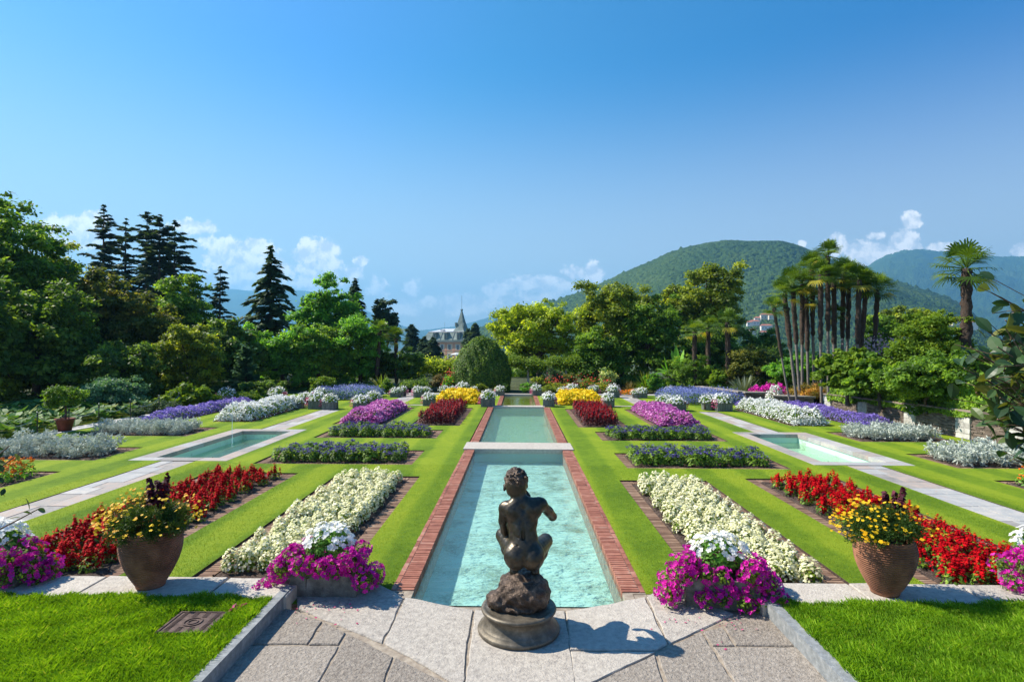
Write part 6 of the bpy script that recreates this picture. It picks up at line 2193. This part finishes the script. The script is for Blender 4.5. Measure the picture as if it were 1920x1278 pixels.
# ---- big leaved magnolia branches close to the camera
def magnolia(seed, label, root, tips, nl, ls, mat='leaf_magnolia'):
    r_ = np.random.default_rng(seed)
    t = thing('magnolia_shrub', label, 'shrub', root, 0)
    root = np.array(root, float)
    tb, lb = MB(), MB()
    for (px, py, Y) in tips:
        e = atY(px, py, Y) - root
        m_ = e * [.35, .6, .75] + r_.normal(0, .04, 3)
        u = np.linspace(0, 1, 12)[:, None]
        P = (1 - u) ** 2 * np.array([0, 0, 0.]) + 2 * u * (1 - u) * m_ + u ** 2 * e
        P[1:-1] += r_.normal(0, .012, (10, 3))
        tb.tube(P, np.linspace(.022, .004, 12), 6, r_.uniform(0, 1), bump=.1, rng=r_)
        for k in range(nl):
            f = r_.uniform(.42, 1) if k > 3 else 1
            i = min(10, int(f * 11))
            c = P[i] + (P[i + 1] - P[i]) * r_.uniform() + r_.normal(0, .09, 3) * (1 if k > 3 else .2)
            d = r_.normal(size=3) + [-.3, -.2, .15]
            d /= np.linalg.norm(d)
            if k > 3:
                tb.tube(np.array([P[i], (P[i] + c) / 2 + [0, 0, .01], c]), .003, 3, .4, cap=False)
            nrm = np.cross(d, r_.normal(size=3))
            if nrm[2] < 0:
                nrm = -nrm
            nrm = nrm / np.linalg.norm(nrm) + [0, 0, .5]
            nrm -= d * (nrm @ d)
            nrm /= np.linalg.norm(nrm)
            s = np.cross(d, nrm)
            L = ls * r_.uniform(.7, 1.25)
            uu = np.array([0, .12, .35, .6, .82, 1])
            ww = np.array([.02, .20, .36, .40, .26, .0]) * L * .68
            V = []
            cv_ = r_.uniform(.05, .3)
            for q_, w_ in zip(uu, ww):
                b0 = c + d * L * q_ - nrm * cv_ * L * q_ ** 2
                V += [b0 - s * w_ + nrm * w_ * .3, b0, b0 + s * w_ + nrm * w_ * .3]
            F = []
            for k2 in range(5):
                F += [(3 * k2, 3 * k2 + 1, 3 * k2 + 4, 3 * k2 + 3), (3 * k2 + 1, 3 * k2 + 2, 3 * k2 + 5, 3 * k2 + 4)]
            lb.add(V, F, r_.uniform(0, 1))
    tb.build('branch', M['twig'], t, True)
    lb.build('foliage', M[mat], t)

M['twig'] = noisemat('twig', [(0, G(.10, .06, .04)), (1, G(.26, .17, .12))], 30, bscale=80)
M['leaf_magnolia'] = leafmat('leaf_magnolia', [G(.018, .05, .02), G(.035, .085, .03), G(.07, .13, .04), G(.16, .17, .03)], .3, .42, .4)
tips = [(1858, 548, 4.0), (1835, 610, 4.1), (1885, 600, 4.2), (1820, 650, 4.1), (1870, 650, 3.9), (1910, 640, 4.0), (1808, 690, 4.2), (1850, 700, 4.1), (1895, 690, 4.1),
        (1830, 735, 4.2), (1875, 745, 4.0), (1915, 740, 4.1), (1870, 785, 4.1), (1905, 790, 4.2), (1930, 600, 4.2), (1935, 700, 4.1), (1890, 720, 4.4), (1915, 770, 4.0), (1845, 670, 4.4), (1905, 665, 4.4), (1920, 820, 4.1), (1900, 860, 4.3), (1925, 560, 4.0)]
magnolia(601, 'magnolia branches with big glossy leaves reaching in from the picture edge above silver bed', (5.3, 4.3, .15), tips, 34, .125)
magnolia(602, 'few drooping magnolia leaves low at the picture edge in front of the orange marigolds', (-5.2, 4.4, .15),
         [(18, 835, 4.4), (35, 850, 4.3), (-5, 880, 4.3), (10, 905, 4.4), (75, 952, 4.5), (25, 1010, 4.4), (5, 1040, 4.3), (-20, 950, 4.3)], 5, .085)

# ================================================================ VILLA
VY = 350.0
def vx(px):
    return atY(px, 640, VY)[0]
def vz(py):
    return atY(850, py, VY)[2]
M['villa_wall'] = noisemat('villa_wall', [(0, G(.66, .44, .26)), (1, G(.78, .56, .35))], .15, bscale=1, bstr=.1)
M['villa_pink'] = plain('villa_pink', G(.62, .30, .18), .9)
M['villa_roof'] = noisemat('villa_roof', [(0, G(.10, .14, .13)), (.6, G(.17, .22, .2)), (1, G(.26, .3, .27))], .4, bscale=3, bstr=.4, bdist=.1)
M['villa_roof_top'] = plain('villa_roof_top', G(.55, .56, .58), .45, .2)
M['villa_trim'] = plain('villa_trim', G(.42, .38, .32), .8)
M['villa_glass'] = plain('villa_glass', G(.03, .04, .05), .15)
M['shutter'] = plain('shutter', G(.55, .56, .54), .7)
ox, zb = vx(850), -13.5
t = thing('villa', 'ochre villa with grey mansard roof and slim pointed turret beyond the trees', 'villa', (ox, VY, zb))
t.rotation_euler = (0, 0, -.5)
t.scale = (1.13, 1.0, 1.0)
X = lambda px: vx(px) - ox
Z = lambda py: vz(py) - zb
xl, xr = X(788), X(873)
ze, zm = Z(641), Z(621.5)
dp = 20
MB().box((xl, 0, 0), (xr, dp, ze)).build('wall', M['villa_wall'], t)
cr = MB()
cr.box((xl - .5, -.5, ze - .9), (xr + .5, dp + .5, ze))
cr.box((xl - .15, -.15, Z(657.5)), (xr + .15, dp, Z(656)))
cr.build('cornice', M['villa_pink'], t)
MB().box((xl - .9, -.9, ze), (xr + .9, dp + .9, ze + 1.3)).build('gutter', M['villa_roof'], t)
ins = 2.0
z0, z1 = ze + 1.3, zm
V = [(xl - .5, -.5, z0), (xr + .5, -.5, z0), (xr + .5, dp, z0), (xl - .5, dp, z0), (xl + ins, ins, z1), (xr - ins, ins, z1), (xr - ins, dp - ins, z1), (xl + ins, dp - ins, z1)]
roof = MB().add(V, [(0, 1, 5, 4), (1, 2, 6, 5), (2, 3, 7, 6), (3, 0, 4, 7)]).build('mansard_roof', M['villa_roof'], t)
cxm = (xl + xr) / 2
V = [(xl + ins - .3, ins - .3, z1), (xr - ins + .3, ins - .3, z1), (xr - ins + .3, dp - ins, z1), (xl + ins - .3, dp - ins, z1), (xl + ins + 6, dp * .5, z1 + 2.2), (xr - ins - 6, dp * .5, z1 + 2.2)]
mb = MB().add(V, [(0, 1, 5, 4), (2, 3, 4, 5)])
mb.add(V, [(1, 2, 5), (3, 0, 4)])
mb.build('roof_top', M['villa_roof_top'], t)
for px in (805, 824, 849, 868):
    rb = MB()
    x = X(px)
    rb.tube(np.array([(x, -.62, z0), (x + .3, ins - .1, z1)]), .22, 4)
    rb.build('roof_rib', M['villa_trim'], t)
for px in (812, 835, 860.5):
    x = X(px)
    d_ = MB().box((x - .95, -.6, z0 + .6), (x + .95, 2.2, z0 + 4.4)).build('dormer', M['villa_roof'], t)
    MB().box((x - .45, -.66, z0 + .9), (x + .45, -.58, z0 + 3.4)).build('pane', M['villa_glass'], d_)
    MB().prism([(x - 1.15, -.8), (x + 1.15, -.8), (x + 1.15, 2.2), (x - 1.15, 2.2)], z0 + 4.4, z0 + 4.8).build('dormer_roof', M['villa_trim'], d_)
for row, (pt_, pb__) in enumerate(((645.5, 655.5), (663, 672))):
    for px in (796, 811, 827, 842.5, 859):
        x = X(px)
        f_ = MB().box((x - 1.15, -.12, Z(pb__)), (x + 1.15, -.02, Z(pt_))).build('window', M['shutter'], t)
        MB().box((x - .7, -.2, Z(pb__) + .2), (x - .12, -.13, Z(pt_) - .2)).box((x + .12, -.2, Z(pb__) + .2), (x + .7, -.13, Z(pt_) - .2)).build('pane', M['villa_glass'], f_)
pl = MB()
for px in (803.5, 819, 835, 851, 867):
    pl.box((X(px) - .7, -.09, 0), (X(px) + .7, -.01, ze - .95))
pl.build('pilaster', M['villa_pink'], t)
# turret
tx, ty = X(855.5), 6.0
tb = MB()
def sq(r, z):
    return [(tx - r, ty - r, z), (tx + r, ty - r, z), (tx + r, ty + r, z), (tx - r, ty + r, z)]
lv = [(3.6, z1 + .2), (2.6, Z(615)), (2.1, Z(609)), (1.1, Z(595)), (.42, Z(584)), (.30, Z(580))]
V = np.concatenate([sq(r, z) for r, z in lv])
F = [(4 * i + j, 4 * i + (j + 1) % 4, 4 * i + 4 + (j + 1) % 4, 4 * i + 4 + j) for i in range(len(lv) - 1) for j in range(4)]
tb.add(V, F)
tb.box((tx - .5, ty - .5, Z(581)), (tx + .5, ty + .5, Z(578.5)))
for sx_ in (-1, 1):
    tb.box((tx + sx_ * 2.5 - .45, ty - 2.6, Z(612)), (tx + sx_ * 2.5 + .45, ty - 1.6, Z(604)))
tb.build('turret', M['villa_roof'], t)
MB().tube(np.array([(tx, ty, Z(580)), (tx, ty, Z(553))]), .07, 5).build('lightning_rod', M['dark_metal'], t)
dsh = MB()
for px, r in ((822, 1.1), (817, .6)):
    dsh.lathe([(0, 0), (r * .6, .12), (r, .45)], 12, (X(px), 4))
d_ = dsh.build('satellite_dish', M['dark_metal'], t, loc=(0, 0, z1 + .8))
MB().tube(np.array([(X(824.5), 4, z1), (X(824.5), 4, Z(603))]), .05, 4).build('antenna', M['dark_metal'], t)
# white parasol by the villa
pz = atY(856, 663, 300)
mb = MB().lathe([(0, 2.6), (1.6, 2.3), (3.2, 1.6), (3.2, 1.45)], 8)
pa_ = thing('parasol', 'white parasol top showing in front of the villa wall', 'parasol', (pz[0], 300, pz[2] - 2))
mb.build('canopy', M['shutter'], pa_)
MB().tube(np.array([(0, 0, -3), (0, 0, 2.4)]), .06, 5).build('pole', M['grey_metal'], pa_)

# ================================================================ HILLS
M['forest'] = None
m, n = newmat('forest')
pos = n.add('ShaderNodeNewGeometry').outputs['Position']
v = n.add('ShaderNodeTexVoronoi', {'Vector': pos, 'Scale': .085, 'Randomness': 1.0}).outputs
f1 = n.noise(pos, .006, 6, .6)
f2 = n.noise(pos, .12, 6, .7)
ff = n.math('ADD', n.math('MULTIPLY', f1, .5), n.math('MULTIPLY', f2, .5))
c = n.ramp(ff, [(.32, G(.012, .035, .010)), (.48, G(.030, .065, .014)), (.6, G(.055, .095, .02)), (.75, G(.09, .12, .03))])
h = n.math('SUBTRACT', 1.0, v[0])
fin(n, principled(n, c, .9, h, 1.0, 7.0, spec=.1))
M['forest'] = m


def vnoise(x, y, seed):
    r_ = np.random.default_rng(seed)
    out = np.zeros_like(x)
    amp = 1
    for o in range(6):
        for k in range(5):
            a = r_.uniform(0, 6.28)
            f_ = 2 ** o
            out += amp * np.sin((x * math.cos(a) + y * math.sin(a)) * f_ * r_.uniform(.7, 1.3) + r_.uniform(0, 6.28)) / 2.2
        amp *= .5
    return out


def hill(name, prof, Yr, Yf, Yb, zfoot, nu, nv, nscale, namp, seed, tree_h=0.0):
    prof = np.array(prof, float)
    us = np.linspace(prof[0, 0], prof[-1, 0], nu)
    pys = np.interp(us, prof[:, 0], prof[:, 1])
    k = np.ones(9) / 9
    pys = np.convolve(np.pad(pys, 4, 'edge'), k, 'valid')
    slope = (us - 973) / F_PX
    zr = np.array([atY(u, p, Yr)[2] for u, p in zip(us, pys)])
    vs = np.concatenate([np.linspace(0, 1, nv), 1 + np.linspace(.04, 1, 14)])
    U, Vv = np.meshgrid(np.arange(nu), vs, indexing='ij')
    Y = np.where(Vv <= 1, Yf + (Yr - Yf) * Vv, Yr + (Yb - Yr) * (Vv - 1))
    x = slope[U] * Y
    shape = np.where(Vv <= 1, np.sin(np.clip(Vv, 0, 1) * PI / 2) ** 1.15, np.cos(np.clip(Vv - 1, 0, 1) * PI / 2))
    # ridges and gullies fade in below the crest so that the skyline stays where it is
    nz = vnoise(x * nscale, Y * nscale, seed) * namp
    w_ = np.sin(np.clip(Vv, 0, 1) * PI) ** .8
    front = zfoot * (1 - Vv) ** 2 + zr[U] * (Y / Yr) * np.sin(np.clip(Vv, 0, 1) * PI / 2) ** .95
    z = np.where(Vv <= 1, front, zfoot + (zr[U] - zfoot) * shape) + nz * w_ * np.clip((zr[U] - zfoot) / 100, 0, 1)
    rr_ = np.random.default_rng(seed + 1)
    rid = np.convolve(rr_.normal(0, 1, nu), np.hanning(7), 'same')[:, None] * tree_h * 1.3
    z = z + np.exp(-((Vv - 1) / .03) ** 2) * rid * .8
    if tree_h:
        r_ = np.random.default_rng(seed)
        z = z + r_.uniform(-1, 1, z.shape) * tree_h
    nvv = len(vs)
    ii, jj = np.meshgrid(np.arange(nu - 1), np.arange(nvv - 1), indexing='ij')
    q_ = (ii * nvv + jj).ravel()
    mb = MB().add(np.c_[x.ravel(), Y.ravel(), z.ravel()], np.c_[q_, q_ + nvv, q_ + nvv + 1, q_ + 1])
    o = struct(mb.build(name, M['forest'], smooth=True))
    def zat(px, Yq):
        v_ = (Yq - Yf) / (Yr - Yf)
        i = int(np.clip(np.searchsorted(us, px), 0, nu - 1))
        j = int(np.clip(v_ * (nv - 1), 0, nv - 1))
        return z[i, j]
    return zat

zat = hill('hill', [(840, 655), (900, 612), (950, 594), (1000, 574), (1080, 549), (1140, 525), (1185, 505), (1220, 492), (1250, 476), (1290, 463), (1330, 455), (1365, 452),
              (1390, 455), (1420, 456), (1465, 454), (1500, 462), (1530, 475), (1570, 490), (1620, 507), (1670, 524), (1720, 540), (1770, 556), (1800, 572), (1830, 600), (1880, 645)],
1500, 620, 2300, -20, 700, 200, .009, 9, 3, 1.5)
hill('far_hills', [(1560, 640), (1600, 520), (1640, 496), (1662, 489), (1700, 477), (1735, 473), (1780, 471), (1810, 476), (1850, 482), (1920, 482), (2000, 476), (2200, 500), (2500, 520)],
     4600, 2500, 6500, -20, 260, 90, .004, 60, 5, 6)
hill('far_hills', [(640, 655), (700, 640), (760, 628), (800, 622), (840, 616), (880, 606), (905, 598), (930, 590), (950, 585), (1000, 580), (1060, 590), (1200, 640)],
     7200, 5200, 9000, -20, 120, 30, .003, 30, 6)
hill('far_hills', [(-300, 560), (-100, 540), (200, 530), (380, 546), (440, 541), (480, 548), (530, 544), (580, 545), (630, 556), (680, 580), (740, 606), (790, 622), (840, 640)],
     7600, 5000, 9500, -20, 160, 40, .003, 50, 7)

# ---- houses on the hill side
M['house_wall'] = plain('house_wall', G(.66, .58, .46), .9)
M['house_white'] = plain('house_white', G(.75, .72, .68), .9)
M['house_roof'] = plain('house_roof', G(.36, .13, .09), .9)
def house(px, Yh, w_, d_, h, label, wall='house_wall', py=None, roofm='house_roof'):
    x = (px - 973) / F_PX * Yh
    w_, d_, h = w_ * .75, d_ * .7, h * .55
    z = zat(px, Yh) if py is None else atY(px, py, Yh)[2]
    t = thing('house', label, 'house', (x, Yh, z - 3), -.15, 'houses on the hillside')
    MB().box((-w_ / 2, -d_ / 2, -1), (w_ / 2, d_ / 2, h + 3)).build('wall', M[wall], t)
    V = [(-w_ / 2 - .8, -d_ / 2 - .8, h + 3), (w_ / 2 + .8, -d_ / 2 - .8, h + 3), (w_ / 2 + .8, d_ / 2 + .8, h + 3), (-w_ / 2 - .8, d_ / 2 + .8, h + 3), (-w_ / 2 + 2.5, 0, h + 5.0), (w_ / 2 - 2.5, 0, h + 5.0)]
    mb = MB().add(V, [(0, 1, 5, 4), (2, 3, 4, 5)])
    mb.add(V, [(1, 2, 5), (3, 0, 4)])
    mb.build('roof', M[roofm], t)
    for i in range(int(w_ / 4)):
        for j in range(max(1, int(h / 3))):
            xx = -w_ / 2 + 2 + i * 4
            MB().box((xx - .6, -d_ / 2 - .12, 1.6 + j * 2.4), (xx + .6, -d_ / 2 - .02, 2.9 + j * 2.4)).build('window', M['villa_glass'], t)

house(1431, 830, 15, 10, 6, 'long beige house, highest on the slope beside the outer palm', py=594)
house(1418, 835, 12, 9, 3, 'low pale building attached below the long beige house', 'house_white', py=598)
house(1443, 815, 9, 8, 5, 'warm coloured house tucked beside the outer palm trunk', py=594)
house(1412, 790, 16, 10, 4, 'long pinkish roofed house on the middle of the slope', 'house_white', py=605)
house(1403, 780, 9, 8, 3, 'small house next to the dark trees at middle height', 'house_white', py=606)
house(1434, 770, 19, 10, 5, 'wide white house with red roof lower on the slope', 'house_white', py=614)
house(1409, 750, 9, 8, 3, 'small yellow house with red roof just above the dark evergreen', py=621)
house(1430, 748, 12, 8, 2, 'lowest brown roofed house on the slope', py=624)
house(1815, 640, 10, 10, 9, 'white and red building seen behind the single large palm', 'house_white', py=612)
house(1786, 720, 16, 10, 4, 'orange roofed house at the hill foot near the single palm', py=604)
house(912, 1400, 12, 9, 5, 'tiny pale house on the hill beyond the villa conifer', 'house_white', py=622)
house(1780, 1500, 16, 10, 4, 'tiny pale house on the hill shoulder behind the single palm', 'house_white', py=566)

# ================================================================ AIR
m = bpy.data.materials.new('haze')
m.use_nodes = True
n = NT(m.node_tree)
vol = n.add('ShaderNodeVolumePrincipled', {'Color': (.22, .60, 1.0, 1), 'Density': 1.7e-4, 'Anisotropy': .2})
o_ = n.add('ShaderNodeOutputMaterial', {'Volume': vol.outputs[0]})
o = MB().box((-11600, -200, -40), (9500, 9700, 960)).build('haze', m)
o['kind'] = 'stuff'
tag(o, 'pale blue summer haze filling the air between garden and far hills', 'haze')
